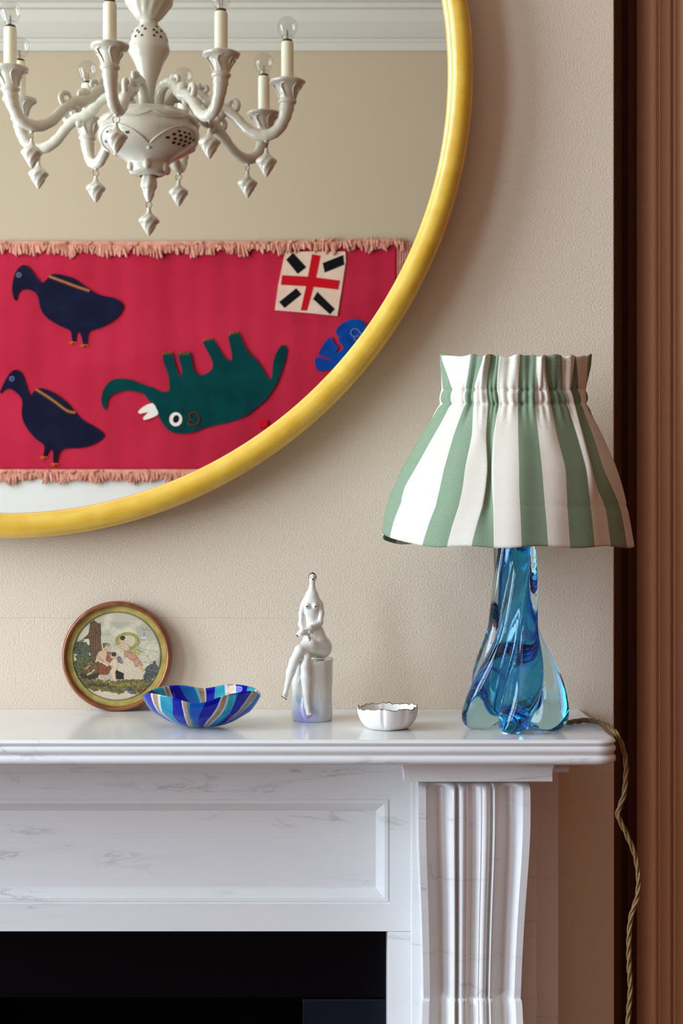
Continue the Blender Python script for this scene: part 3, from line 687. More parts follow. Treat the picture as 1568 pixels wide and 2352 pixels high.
# ------------------------------------------------------------------ framed round print on the shelf
def paint():
    n = 300
    yy, xx = np.mgrid[0:n, 0:n]; X = 150+(xx+.5)/n*1270; Y = 160+(yy+.5)/n*1270       # photo-crop coordinates, 5.9 per pixel
    def noise(s, seed, oct=4):
        r = np.random.RandomState(seed); out = np.zeros((n, n)); amp = 1; tot = 0
        for o in range(oct):
            g = r.rand(int(n/s)+3, int(n/s)+3); fx_ = xx/s; fy_ = yy/s; i = fx_.astype(int); j = fy_.astype(int); a = fx_-i; b = fy_-j
            a = a*a*(3-2*a); b = b*b*(3-2*b)
            out += amp*((g[j, i]*(1-a)+g[j, i+1]*a)*(1-b)+(g[j+1, i]*(1-a)+g[j+1, i+1]*a)*b); tot += amp; amp *= .55; s = max(s/2, 1.6)
        return out/tot
    img = np.zeros((n, n, 3))
    cl = noise(40, 1)[..., None]; fine = noise(3, 2, 2)[..., None]
    img[:] = np.array([206, 190, 160])*(cl > -1)
    k = np.clip((cl-.42)*5, 0, 1); sky = np.array([172, 168, 143])*(1-k)+np.array([206, 196, 166])*k
    img = np.where((Y < 1120)[..., None], sky, img)
    img = np.where((Y < 330)[..., None], img*.5+np.array([206, 188, 160])*.5, img)
    wob = (noise(6, 9, 2)-.5)*26; wob2 = (noise(6, 10, 2)-.5)*26
    def poly(p, col, var=.25, wb=.35, edge=True, tex=None):
        nonlocal img
        xq = X+wob*wb; yq = Y+wob2*wb; m = np.zeros((n, n), bool); q = p
        for i in range(len(q)):
            x1, y1 = q[i]; x2, y2 = q[(i+1) % len(q)]
            if y1 == y2: continue
            c = ((y1 > yq) != (y2 > yq)) & (xq < (x2-x1)*(yq-y1)/(y2-y1)+x1); m ^= c
        put(m, col, var, edge, tex)
    def el(cx, cy, rx, ry, col, var=.25, wb=.35, edge=True, rot=0):
        dx = X+wob*wb-cx; dy = Y+wob2*wb-cy; u = dx*math.cos(rot)+dy*math.sin(rot); v = -dx*math.sin(rot)+dy*math.cos(rot)
        put((u/rx)**2+(v/ry)**2 < 1, col, var, edge)
    def put(m, col, var, edge, tex=None):
        nonlocal img
        t = fine if tex is None else tex
        c = np.array(col)*(1-var+2*var*t)
        img = np.where(m[..., None], c, img)
        if edge:
            er = m.copy(); er[1:] &= m[:-1]; er[:-1] &= m[1:]; er[:, 1:] &= m[:, :-1]; er[:, :-1] &= m[:, 1:]
            img = np.where((m & ~er)[..., None], img*.62, img)
    # clouds right
    for c in ((1180, 640, 90, 70), (1270, 690, 110, 80), (1200, 800, 120, 90), (1130, 830, 90, 60), (1290, 800, 80, 80)): el(*c, (196, 186, 156), .12, .8)
    for c in ((720, 560, 160, 40), (640, 590, 90, 40)): el(*c, (190, 184, 156), .1, .8, False)
    # ground
    poly([(200, 1060), (420, 1100), (620, 1140), (900, 1110), (1130, 1110), (1300, 1120), (1230, 1230), (1060, 1330), (930, 1290), (760, 1310), (600, 1270), (470, 1290), (330, 1210)], (104, 96, 50), .42, 2.2, False)
    poly([(400, 1150), (800, 1190), (820, 1230), (380, 1200)], (70, 62, 34), .3, 3, False)
    poly([(650, 1160), (1180, 1170), (1100, 1200), (700, 1200)], (128, 118, 58), .3, 3, False)
    poly([(880, 1230), (960, 1210), (1040, 1250), (1010, 1320), (900, 1270)], (92, 92, 82), .5, 2, False)
    # trees left
    for c in ((290, 660, 85, 80), (250, 720, 60, 70), (340, 720, 90, 90), (260, 800, 50, 50)): el(*c, (78, 84, 66), .45, 2, False)
    for c in ((370, 840, 70, 70), (260, 900, 75, 70), (260, 990, 60, 70), (330, 960, 70, 90)): el(*c, (84, 86, 52), .45, 2, False)
    # trunk
    st = (.5+.5*np.sin(X*.21+noise(40, 5)*5))[..., None]*.35+fine*.65
    poly([(412, 335), (465, 303), (520, 345), (553, 338), (566, 450), (560, 590), (585, 700), (560, 760), (500, 820), (480, 900), (430, 880), (415, 700), (398, 560), (308, 565), (390, 490)], (98, 72, 50), .5, .5, True, st)
    poly([(280, 1060), (340, 950), (440, 880), (540, 870), (540, 1060), (420, 1110)], (104, 80, 52), .5, 1.5)
    poly([(230, 1040), (520, 1030), (540, 1110), (330, 1110)], (62, 54, 38), .45, 2, False)
    poly([(330, 960), (430, 905), (420, 935), (340, 990)], (176, 140, 96), .2, .6); poly([(360, 1060), (470, 960), (490, 985), (400, 1070)], (170, 150, 112), .35, 1)
    # cloud the goddess rides on
    for c in ((800, 700, 70, 50), (850, 760, 50, 60), (870, 930, 75, 90), (960, 900, 90, 90), (1010, 980, 110, 110), (1110, 1000, 85, 80), (960, 1060, 80, 60), (1060, 1080, 80, 40)): el(*c, (200, 186, 154), .08, .6, False)
    # right bush
    poly([(1140, 1120), (1180, 960), (1240, 900), (1310, 850), (1350, 920), (1330, 1050), (1250, 1150)], (82, 84, 78), .45, 2, False)
    poly([(770, 980), (880, 1030), (880, 1110), (770, 1110)], (44, 36, 34), .2, 1)
    # seated man
    poly([(495, 800), (535, 735), (590, 710), (690, 715), (730, 790), (700, 900), (590, 900), (580, 850), (520, 830)], (204, 168, 132), .12)
    poly([(490, 800), (520, 780), (590, 840), (600, 870), (540, 850)], (196, 156, 120), .12)
    poly([(650, 735), (710, 745), (740, 830), (700, 890), (630, 860)], (142, 96, 72), .2)
    el(635, 665, 34, 44, (206, 166, 130), .1); el(645, 635, 48, 24, (150, 136, 112), .2); poly([(590, 620), (600, 690), (625, 650)], (84, 56, 36), .2); el(610, 632, 30, 16, (112, 96, 74), .2)
    poly([(510, 900), (600, 880), (700, 930), (715, 965), (660, 1055), (600, 1050), (545, 1040), (520, 990)], (128, 74, 48), .3)
    poly([(548, 1040), (600, 1050), (625, 1110), (630, 1150), (600, 1140), (575, 1090)], (206, 162, 126), .12)
    poly([(575, 890), (600, 870), (690, 920), (650, 940)], (208, 194, 164), .06)
    # cupid
    poly([(725, 840), (780, 830), (800, 900), (790, 970), (760, 1030), (780, 1120), (730, 1135), (700, 1050), (690, 1000), (730, 930), (660, 920), (680, 900)], (214, 186, 150), .1)
    el(725, 790, 38, 44, (206, 170, 134), .1); el(742, 770, 36, 30, (72, 52, 38), .25)
    poly([(785, 810), (830, 795), (875, 870), (860, 905), (800, 880)], (116, 110, 108), .3)
    # goddess in her billowing scarf
    dx, dy = X-930, Y-590; rr = np.sqrt((dx/170)**2+(dy/122)**2); ring_ = (rr < 1) & (rr > .66) & ~((dx < -40) & (dy > 45)); put(ring_, (166, 158, 84), .3, True)
    put((rr < .66) & (dx > -60), (200, 186, 154), .06, False)
    rr2 = np.abs(rr-.84) < .025; put(ring_ & rr2, (120, 112, 58), .2, False)
    poly([(950, 705), (1080, 700), (1170, 755), (1120, 740), (1090, 765), (960, 740)], (170, 162, 86), .25)
    poly([(735, 645), (760, 635), (850, 655), (900, 625), (950, 640), (958, 700), (930, 730), (870, 705), (800, 675)], (212, 178, 140), .1)
    el(855, 590, 32, 40, (212, 174, 138), .08); el(862, 548, 34, 30, (76, 50, 36), .25)
    poly([(880, 725), (960, 735), (1050, 780), (1110, 860), (1150, 930), (1100, 930), (1040, 950), (1015, 880), (940, 820), (890, 800)], (180, 132, 102), .25)
    poly([(1060, 930), (1100, 920), (1170, 985), (1150, 1005), (1090, 965)], (206, 166, 128), .12)
    # doves
    el(1150, 545, 55, 22, (206, 204, 190), .08); poly([(1105, 540), (1130, 500), (1150, 540)], (200, 198, 184), .06); poly([(1170, 560), (1205, 540), (1200, 590)], (200, 198, 184), .06)
    for p in ([(1120, 400), (1160, 440), (1154, 446), (1116, 406)], [(1160, 440), (1210, 400), (1215, 408), (1166, 448)], [(1155, 470), (1165, 470), (1162, 520), (1154, 520)], [(1215, 440), (1250, 440), (1250, 448), (1215, 448)]): poly(p, (120, 110, 92), .2, .2, False)
    # engraved hatching and age
    hat = (.5+.5*np.sin((X+Y*.6)*.55+noise(14, 12)*8))[..., None]
    dark = (img.mean(axis=2, keepdims=True) < 150)
    img = np.where(dark, img*(.84+.3*hat), img*(.965+.05*hat))
    img *= (.95+.1*noise(60, 20)[..., None])
    return np.clip(img, 0, 255)/255
PX, PZ, PRAD = P(269, 1505.5, -.012).x, SH+.0675, .0675
tilt = math.radians(3.2)
fp = thing('framed_print', (PX, -.016, SH), 'small round copper framed classical print leaning on the wall behind the striped bowl', 'picture')
def lean(x, dpt, zz):      # local: x across, dpt towards the room, zz height above the shelf; leans back against the wall
    return (PX+x, -.0165-dpt+zz*math.tan(tilt)+.0, SH+zz)
m_copper = mottle(mat('copper_frame', lin(140, 84, 50), .28, .35), lin(120, 68, 40), lin(156, 96, 58), 60)
m_mat = mottle(mat('gilt_mount', lin(178, 160, 74), .45, .15), lin(158, 142, 62), lin(192, 174, 92), 70)
m_ink = mat('ruled_line', lin(58, 40, 26), .6)
prf = smooth_prof([(.0614, .0035), (.0616, .0058), (.0626, .0072), (.0645, .0078), (.0662, .0066), (.0674, .0035), (.0675, .0005), (.0670, -.004), (.0614, -.004), (.0614, .0035)], 3)
rows = [[lean(r*math.cos(a), d, PRAD+r*math.sin(a)) for r, d in prf[:-1]] for a in np.linspace(0, 2*PI, 128, endpoint=False)]
V, Fc = grid(rows, True, True); fixnormals(mesh('picture_frame', V, Fc, m_copper, fp, smooth=40))
def annulus(name, r0, r1, d, m):
    rows = [[lean(r*math.cos(a), d, PRAD+r*math.sin(a)) for a in np.linspace(0, 2*PI, 128, endpoint=False)] for r in (r0, r1)]
    rows += [[lean(r*math.cos(a), d-.0012, PRAD+r*math.sin(a)) for a in np.linspace(0, 2*PI, 128, endpoint=False)] for r in (r1, r0)]
    V, Fc = grid(rows, True, True); return fixnormals(mesh(name, V, Fc, m, fp))
annulus('gilt_mount', .0545, .0618, .0014, m_mat)
annulus('ruled_line', .0542, .0547, .0017, m_ink); annulus('ruled_line', .0532, .0536, .0014, m_ink)
pic = paint(); n = pic.shape[0]
# print sheet: fine grid carrying the printed colours
sc = PRAD/755.0
keep = {}; V = []; Cc = []; Fc = []
for j in range(n):
    for i in range(n):
        X = 150+(i+.5)/n*1270-785; Yp = 160+(j+.5)/n*1270-795
        if X*X+Yp*Yp < 612**2:
            keep[(i, j)] = len(V); V.append(lean(X*sc, .0012, PRAD-Yp*sc)); Cc.append(pic[j, i])
for (i, j), a in keep.items():
    b, c, d = keep.get((i+1, j)), keep.get((i+1, j+1)), keep.get((i, j+1))
    if None not in (b, c, d): Fc.append((a, d, c, b))
m_print, nt, b = nmat('printed_paper'); at = N(nt, 'ShaderNodeAttribute', attribute_name='ink'); nt.links.new(at.outputs['Color'], b.inputs['Base Color'])
b.inputs['Roughness'].default_value = .5; b.inputs['Specular IOR Level'].default_value = .3
o = mesh('print_sheet', V, Fc, m_print, fp)
ca = o.data.color_attributes.new('ink', 'FLOAT_COLOR', 'POINT')
Cc = np.array(Cc); L = np.where(Cc <= .04045, Cc/12.92, ((Cc+.055)/1.055)**2.4)
ca.data.foreach_set('color', np.concatenate([L, np.ones((len(L), 1))], axis=1).astype(np.float32).ravel())
mb = MB(); rr = [lean(.0612*math.cos(a), .0001, PRAD+.0612*math.sin(a)) for a in np.linspace(0, 2*PI, 64, endpoint=False)]
r2 = [lean(.0612*math.cos(a), -.003, PRAD+.0612*math.sin(a)) for a in np.linspace(0, 2*PI, 64, endpoint=False)]
mb.add(rr+r2, [tuple(range(64)), tuple(range(127, 63, -1))]+[(i, (i+1) % 64, 64+(i+1) % 64, 64+i) for i in range(64)]); fixnormals(mb.build('backing_board', m_ink, fp))

# ------------------------------------------------------------------ striped glass bowl
BXc, BYc = P(463, 1600, -.15).x, -.150
def cg(name, col, trans=.75, rough=.03):
    m = mat(name, col, rough, trans=trans, ior=1.35, spec=.5); return m
gm = [cg('cobalt_glass', lin(12, 24, 190), .55), cg('turquoise_glass', lin(52, 198, 228), .7), cg('azure_glass', lin(24, 124, 214), .7), cg('white_glass', lin(222, 232, 232), .35), mottle(mat('aventurine_glass', lin(170, 128, 96), .3, .3), lin(150, 104, 72), lin(196, 162, 134), 900, detail=2), cg('clear_turquoise_glass', lin(120, 215, 225), .8)]
bt = [0, 30, 62, 92, 120, 150, 180, 205, 235, 270, 305, 335, 360]     # angle from +x, counter-clockwise (270 = front)
bz = [.0352, .040, .0415, .0365, .0405, .0395, .0337, .0405, .0395, .0325, .0415, .0430, .0352]
brx = [.0673, .0655, .060, .056, .060, .064, .0673, .064, .059, .055, .060, .0655, .0673]
def per(t, ys):
    t = math.degrees(t) % 360; ys = ys[:-1]; xs = bt[:-1]; m_ = len(xs)
    i = max(k for k in range(m_) if xs[k] <= t); x0 = xs[i]; x1 = (xs+[360])[i+1]; u = (t-x0)/(x1-x0)
    p0, p1, p2, p3 = ys[i-1], ys[i], ys[(i+1) % m_], ys[(i+2) % m_]
    return .5*((2*p1)+(-p0+p2)*u+(2*p0-5*p1+4*p2-p3)*u*u+(-p0+3*p1-3*p2+p3)*u**3)
pat = [(0, .36), (3, .07), (4, .15), (3, .07), (1, .35)]; pat2 = [(0, .36), (3, .06), (4, .15), (5, .08), (2, .35)]
cols = []; 
for pidx in range(9):
    for c, wd in (pat if pidx % 2 == 0 else pat2): cols.append((c, wd/9))
nb = []; acc = 0
for c, wd in cols:
    k = max(2, int(round(wd*360)))
    for q in range(k): nb.append((acc+wd*q/k, c))
    acc += wd
rows = []; ts = np.linspace(0, 1, 20)
for tt in ts:
    row = []
    for a, c in nb:
        th = 2*PI*a+.56+.24*(tt-.5)+.05*math.sin(tt*5+a*40)
        zr, rr = per(th, bz), per(th, brx)
        prr = np.interp(tt, [0, .12, .3, .62, .85, 1], [.0, .024/.0673, .036/.0673, .055/.0673, .062/.0673, 1.0])
        pzz = np.interp(tt, [0, .12, .3, .62, .85, 1], [.0016, .0014, .0055, .0165, .0255, .0345])/.0345
        ex = math.cos(th); ey = math.sin(th)
        zz = zr*pzz if tt > .12 else .0345*pzz
        row.append((BXc+rr*prr*ex, BYc+rr*prr*ey*(.97 if tt > .9 else 1), SH+.0012+zz))
    rows.append(row)
V, Fc = grid(rows, closed_u=True)
gb = mesh('striped_glass_bowl', V, Fc, gm, None, smooth=80, base=(BXc, BYc, SH))
tag(gb, 'wavy rimmed glass bowl in cobalt, turquoise and copper stripes on the marble shelf', 'bowl')
nbn = len(nb); gb.data.polygons.foreach_set('material_index', [nb[i % nbn][1] for i in range(len(gb.data.polygons))])
fixnormals(gb)
so = gb.modifiers.new('thick', 'SOLIDIFY'); so.thickness = .0022; so.offset = 0; so.use_rim = True
ss = gb.modifiers.new('sub', 'SUBSURF'); ss.levels = 1; ss.render_levels = 1
for i, (px_, py_, pz_) in enumerate([(v.co.x, v.co.y, v.co.z) for v in gb.data.vertices][:nbn]): pass

# ------------------------------------------------------------------ torn-rim white bowl
WX, WY = P(889, 1650, -.163).x, -.163
m_plaster = add_bump(mat('matt_white_ceramic', lin(236, 234, 228), .55), 350, .25, .0006, 3)
m_gold = mottle(mat('gilded_edge', lin(150, 104, 50), .35, .8), lin(96, 66, 34), lin(190, 140, 70), 300)
NB = 144
def torn(t):
    v = Vector((math.cos(t)*1.4, math.sin(t)*1.4, .3)); b_ = mnoise.noise(v*1.7)*.0022+mnoise.noise(v*5)*.0016+mnoise.noise(v*14)*.0008
    return SH+.0238+b_*1.0
po = [(.004, .0002), (.018, .0), (.0235, .0012), (.028, .005), (.0318, .011), (.0338, .0175), (.0340, .022), (.0338, .0242)]
pi_ = [(.0325, .0242), (.0322, .020), (.0312, .014), (.0280, .0085), (.022, .0045), (.012, .003), (.002, .003)]
rows = []; rim = []
for i, (r, zz) in enumerate(smooth_prof(po, 3)+smooth_prof(pi_, 3)):
    row = []
    for k in range(NB):
        t = 2*PI*k/NB; top = torn(t); z_ = SH+zz
        f = max(0, (zz-.010)/.0142); z_ += (top-(SH+.0242))*f**1.5
        dent = -.0018*math.exp(-((t-4.55)/.05)**2)*min(1, zz/.012)-.0012*math.exp(-((t-5.35)/.09)**2)*min(1, zz/.015)-.001*math.exp(-((t-1.75)/.06)**2)
        w_ = .0007*math.sin(3*t+1)+.0004*math.sin(7*t)
        row.append((WX+(r+(dent+w_)*min(1, r/.02))*math.cos(t), WY+(r+(dent+w_)*min(1, r/.02))*math.sin(t), z_))
    rows.append(row)
V, Fc = grid(rows, closed_u=True)
wb = thing('white_bowl', (WX, WY, SH), 'small matt white ceramic bowl with a torn gilded rim on the shelf', 'bowl')
n0 = NB; Fc.append(tuple(range(NB))[::-1]); L_ = len(rows)-1; Fc.append(tuple(range(L_*NB, (L_+1)*NB)))
fixnormals(mesh('bowl_body', V, Fc, m_plaster, wb, smooth=60))
k_out = len(smooth_prof(po, 3))-1; a = rows[k_out]; b = rows[k_out+1]
path = [tuple((Vector(p)+Vector(q))/2+Vector((0, 0, .0001))) for p, q in zip(a, b)]
V, Fc = tube(path+[path[0]], [.00055+.0004*abs(mnoise.noise(Vector(p)*180)) for p in path+[path[0]]], 6, cap=False); mesh('gilded_rim', V, Fc, m_gold, wb, smooth=60)

# ------------------------------------------------------------------ porcelain figurine: seated woman on a plinth
GX, GY = P(717, 1600, -.095).x, -.095
fg = thing('porcelain_figurine', (GX, GY, SH), 'white porcelain figurine of a long necked seated nude with crossed legs', 'figurine')
U_ = .131e-3
m_glaze = mat('ivory_glaze', lin(232, 229, 218), .12, spec=.5, coat=.5)
m_hair = mat('black_glaze', lin(34, 30, 32), .2); m_nail = mat('red_enamel', lin(150, 28, 30), .25); m_eye = mat('blue_grey_enamel', lin(60, 70, 90), .3); m_nip = mat('brown_enamel', lin(70, 36, 30), .3)
def C3(cx, cy, dmm): return np.array([(cx-457)*U_, -dmm*1e-3, (1404-cy)*U_])
caps = []      # (group, a, b, ra, rb, depth squash)
def cap(g, a, b, ra, rb, sq=1.0): caps.append((g, C3(*a), C3(*b), ra*U_, rb*U_, sq))
cap('t', (459, 118, 1), (459, 142, 1.5), 30, 25); cap('t', (459, 145, 1.5), (456, 215, 0), 24, 27); cap('t', (456, 215, 0), (453, 285, -.5), 27, 56); cap('t', (453, 285, -.5), (452, 335, -.5), 58, 80, .72)
cap('t', (400, 362, -.5), (505, 362, -.5), 42, 42, .85); cap('t', (450, 350, 0), (450, 420, 0), 78, 66, .72); cap('t', (450, 420, 0), (452, 520, 0), 64, 48, .76); cap('t', (452, 520, 0), (470, 620, 1), 48, 92, .85)
cap('t', (470, 620, 1), (485, 700, 2), 92, 118, .9); cap('t', (460, 735, 2), (540, 750, 0), 100, 96, 1.0); cap('t', (405, 745, 6), (500, 770, 2), 66, 76)
cap('t', (412, 374, 6.5), (412, 378, 7), 24, 22); cap('t', (482, 374, 6.5), (482, 378, 7), 24, 22); cap('t', (465, 615, 8), (462, 660, 9), 40, 45)
cap('a1', (384, 366, -.5), (360, 450, -1), 35, 25); cap('a1', (360, 450, -1), (356, 545, 2), 25, 24); cap('a1', (356, 545, 2), (383, 625, 13.5), 25, 19); cap('a1', (383, 625, 13.5), (418, 655, 16.5), 20, 15)
for q, (ex, ey) in enumerate(((432, 660), (441, 668), (436, 676), (424, 680))): cap('a1', (412+q*1, 652+q*5, 16.5), (ex, ey, 17.5), 8.5, 7)
cap('a1', (400, 640, 16), (424, 646, 18), 8, 7)
cap('a2', (520, 366, -.5), (538, 440, 0), 37, 27); cap('a2', (538, 440, 0), (526, 530, 5), 27, 26); cap('a2', (526, 530, 5), (440, 568, 15), 28, 25); cap('a2', (440, 568, 15), (372, 592, 18), 25, 20); cap('a2', (372, 592, 18), (345, 606, 17.5), 21, 17)
for q, (ex, ey) in enumerate(((322, 622), (325, 634), (334, 642), (344, 644))): cap('a2', (340+q*5, 606+q*5, 17.5), (ex, ey, 16), 8.5, 7)
cap('a2', (366, 600, 19), (352, 628, 19), 8, 7)
cap('l1', (545, 762, 4), (440, 735, 15), 84, 72); cap('l1', (440, 735, 15), (350, 760, 24), 72, 48); cap('l1', (350, 760, 24), (300, 860, 27), 47, 44); cap('l1', (300, 860, 27), (270, 950, 27), 44, 40); cap('l1', (270, 950, 27), (240, 1070, 26), 40, 24); cap('l1', (240, 1070, 26), (226, 1135, 26), 24, 22)
cap('l1', (226, 1135, 26), (212, 1165, 31), 22, 20); cap('l1', (226, 1140, 24), (230, 1165, 25), 19, 16)
for q in range(5): cap('l1', (212, 1160, 30), (192+q*10.5, 1160+q*6.5, 34-abs(q-3)*.6), 12, 8.5)
cap('l2', (430, 765, 6), (412, 815, 22), 62, 40); cap('l2', (412, 815, 22), (398, 900, 26), 38, 42); cap('l2', (398, 900, 26), (402, 1000, 26), 43, 46); cap('l2', (402, 1000, 26), (408, 1130, 26), 46, 33); cap('l2', (408, 1130, 26), (412, 1225, 26.5), 32, 25)
cap('l2', (412, 1225, 26.5), (428, 1320, 32), 26, 22); cap('l2', (410, 1235, 25.5), (408, 1265, 26), 22, 20)
for q in range(5): cap('l2', (428, 1310, 31.5), (417+q*10, 1350-q*6, 34.5), 13, 8)
h = .00065
lo = np.array([-.040, -.040, .010]); hi = np.array([.028, .022, .175])
nx, ny, nz = ((hi-lo)/h).astype(int)+1
gx, gy, gz = np.meshgrid(lo[0]+h*np.arange(nx), lo[1]+h*np.arange(ny), lo[2]+h*np.arange(nz), indexing='ij')
def sd(c, x, y, z_):
    g, a, b, ra, rb, sq = c
    ym_ = (a[1]+b[1])/2; y2 = ym_+(y-ym_)/sq if sq != 1 else y
    ab = b-a; L2 = max(ab.dot(ab), 1e-12); t = np.clip(((x-a[0])*ab[0]+(y2-a[1])*ab[1]+(z_-a[2])*ab[2])/L2, 0, 1)
    d = np.sqrt((x-a[0]-t*ab[0])**2+(y2-a[1]-t*ab[1])**2+(z_-a[2]-t*ab[2])**2)-(ra+(rb-ra)*t)
    return d*(.5+.5*sq)
def smin(a, b, k):
    h_ = np.clip(.5+.5*(b-a)/k, 0, 1); return b*(1-h_)+a*h_-k*h_*(1-h_)
def field(x, y, z_):
    G = {}
    for c in caps:
        d = sd(c, x, y, z_); k = .0026 if c[0] == 't' else (.0007 if min(c[3], c[4]) < 9*U_ else .0018)
        G[c[0]] = d if c[0] not in G else smin(G[c[0]], d, k)
    out = G['t']; out = smin(out, G['l2'], .0014); out = smin(out, G['l1'], .0016); out = smin(out, G['a1'], .0009); out = smin(out, G['a2'], .0009)
    return out
Fd = field(gx, gy, gz)
def surface_nets(Fd):
    ins = Fd < 0
    c = np.zeros((nx-1, ny-1, nz-1), int)
    for i in (0, 1):
        for j in (0, 1):
            for k in (0, 1): c += ins[i:nx-1+i, j:ny-1+j, k:nz-1+k]
    act = (c > 0) & (c < 8); idx = -np.ones(act.shape, int); cells = np.argwhere(act); idx[act] = np.arange(len(cells))
    acc = np.zeros((len(cells), 3)); cnt = np.zeros(len(cells)); I, J, K = cells.T
    corners = [(i, j, k) for i in (0, 1) for j in (0, 1) for k in (0, 1)]
    for p in corners:
        for ax in range(3):
            if p[ax] == 1: continue
            q = list(p); q[ax] = 1
            fa = Fd[I+p[0], J+p[1], K+p[2]]; fb = Fd[I+q[0], J+q[1], K+q[2]]; s = (fa < 0) != (fb < 0)
            t = np.where(s, fa/np.where(fa-fb == 0, 1, fa-fb), 0); pt = np.tile(np.array(p, float), (len(cells), 1)); pt[:, ax] += t
            acc[s] += pt[s]; cnt[s] += 1
    V = (cells+acc/cnt[:, None])*h+lo; Q = []
    for ax in range(3):
        a = np.take(ins, range(0, ins.shape[ax]-1), axis=ax); b = np.take(ins, range(1, ins.shape[ax]), axis=ax)
        E_ = np.argwhere(a != b); o1, o2 = [(1, 2), (2, 0), (0, 1)][ax]
        for e in E_:
            if e[o1] < 1 or e[o2] < 1 or e[o1] >= idx.shape[o1] or e[o2] >= idx.shape[o2]: continue
            c0 = e.copy(); c1 = e.copy(); c1[o1] -= 1; c2 = c1.copy(); c2[o2] -= 1; c3 = e.copy(); c3[o2] -= 1
            q = [idx[tuple(c0)], idx[tuple(c1)], idx[tuple(c2)], idx[tuple(c3)]]
            if min(q) < 0: continue
            Q.append(q if ins[tuple(e)] else q[::-1])
    return V, Q
V, Q = surface_nets(Fd)
base = np.array([GX, GY, SH])
o = mesh('figure', V+base, Q, m_glaze, fg, smooth=180)
smo = o.modifiers.new('smooth', 'SMOOTH'); smo.iterations = 3; smo.factor = .5
fixnormals(o)
def front(cx, cy):       # first surface met coming from the camera side
    p = C3(cx, cy, 0); ys = np.linspace(-.04, .02, 600); d = field(np.full(600, p[0]), ys, np.full(600, p[2])); k = np.argmax(d < 0)
    return np.array([p[0], ys[k], p[2]])+base
def dots(name, pts, m, r=.0006):
    for q in pts:
        mb = MB(); mb.add(*ball(front(*q), (r, r*.6, r), 8, 6)); mb.build(name, m, fg, smooth=80)
dots('nail', [(432, 661), (441, 669), (436, 677), (323, 633), (329, 641)], m_nail, .0009)
dots('nail', [(191, 1158), (200, 1166), (211, 1172), (222, 1179), (233, 1185), (418, 1350), (427, 1345), (437, 1338), (447, 1331), (455, 1325)], m_nail, .00065)
dots('nipple', [(408, 379), (486, 380)], m_nip, .0010); dots('navel', [(462, 616)], m_nip, .0007)
dots('eye', [(444, 119), (478, 119)], m_eye, .0008); dots('lips', [(463, 137)], m_nail, .0013); dots('nose', [(462, 126)], m_glaze, .0008)
# hair: a cap over the back and sides of the head
hd = C3(459, 122, -.3)+base; rows = []
for j in range(12):
    row = []
    for i in range(24):
        t = PI*2*i/24; a = PI*j/11
        x, y, zz = math.sin(a)*math.cos(t), math.sin(a)*math.sin(t), math.cos(a)
        row.append((hd[0]+x*.0047, hd[1]+.0007+y*.0046, hd[2]+.0001+zz*.0058))
    rows.append(row)
V, Fc = grid(rows, closed_u=True)
keep = [f for f in Fc if (np.mean([V[i][1] for i in f]) > hd[1]-.0022 or np.mean([V[i][2] for i in f]) > hd[2]+.0043)]
o = mesh('hair', V, keep, m_hair, fg, smooth=80); so = o.modifiers.new('thick', 'SOLIDIFY'); so.thickness = .0006; so.offset = 1
# plinth
m_pl, nt, b = nmat('plinth_glaze'); tc = N(nt, 'ShaderNodeTexCoord'); sp = N(nt, 'ShaderNodeVectorMath', operation='DISTANCE'); sp.inputs[1].default_value = (-.009, -.024, .006)
nt.links.new(tc.outputs['Object'], sp.inputs[0]); rp = N(nt, 'ShaderNodeValToRGB'); mr_ = N(nt, 'ShaderNodeMapRange'); mr_.inputs['From Max'].default_value = .045
nt.links.new(sp.outputs['Value'], mr_.inputs[0]); nt.links.new(mr_.outputs[0], rp.inputs[0]); e = rp.color_ramp.elements
e[0].position = .12; e[0].color = lin(176, 178, 226); e[1].position = .8; e[1].color = lin(226, 224, 212); x_ = e.new(.42); x_.color = lin(206, 218, 228)
nt.links.new(rp.outputs[0], b.inputs['Base Color']); b.inputs['Roughness'].default_value = .12; b.inputs['Coat Weight'].default_value = .5
PRr = .0243; prof = [(.001, .0003), (.0205, .0), (.0232, .0012), (.0243, .006), (.0244, .015), (.0240, .030), (.0240, .045), (.0238, .058), (.0240, .066), (.0246, .0695), (.0243, .0715), (.0228, .0722), (.020, .0712), (.010, .0708), (.001, .0708)]
def prf2(t, i, r, zz):
    v = Vector((math.cos(t), math.sin(t), zz*20)); n_ = mnoise.noise(v*1.1)*.0013+mnoise.noise(v*2.7)*.0006
    return r+n_*min(1, r/.02), zz+SH+(.0012*math.sin(2*t+1) if zz > .06 else 0)
V, Fc = lathe(smooth_prof(prof, 3), (GX, GY), 64, prf2); o = mesh('plinth', V, Fc, m_pl, fg, smooth=70); o['label'] = 'cylindrical plinth with a lilac glaze patch'

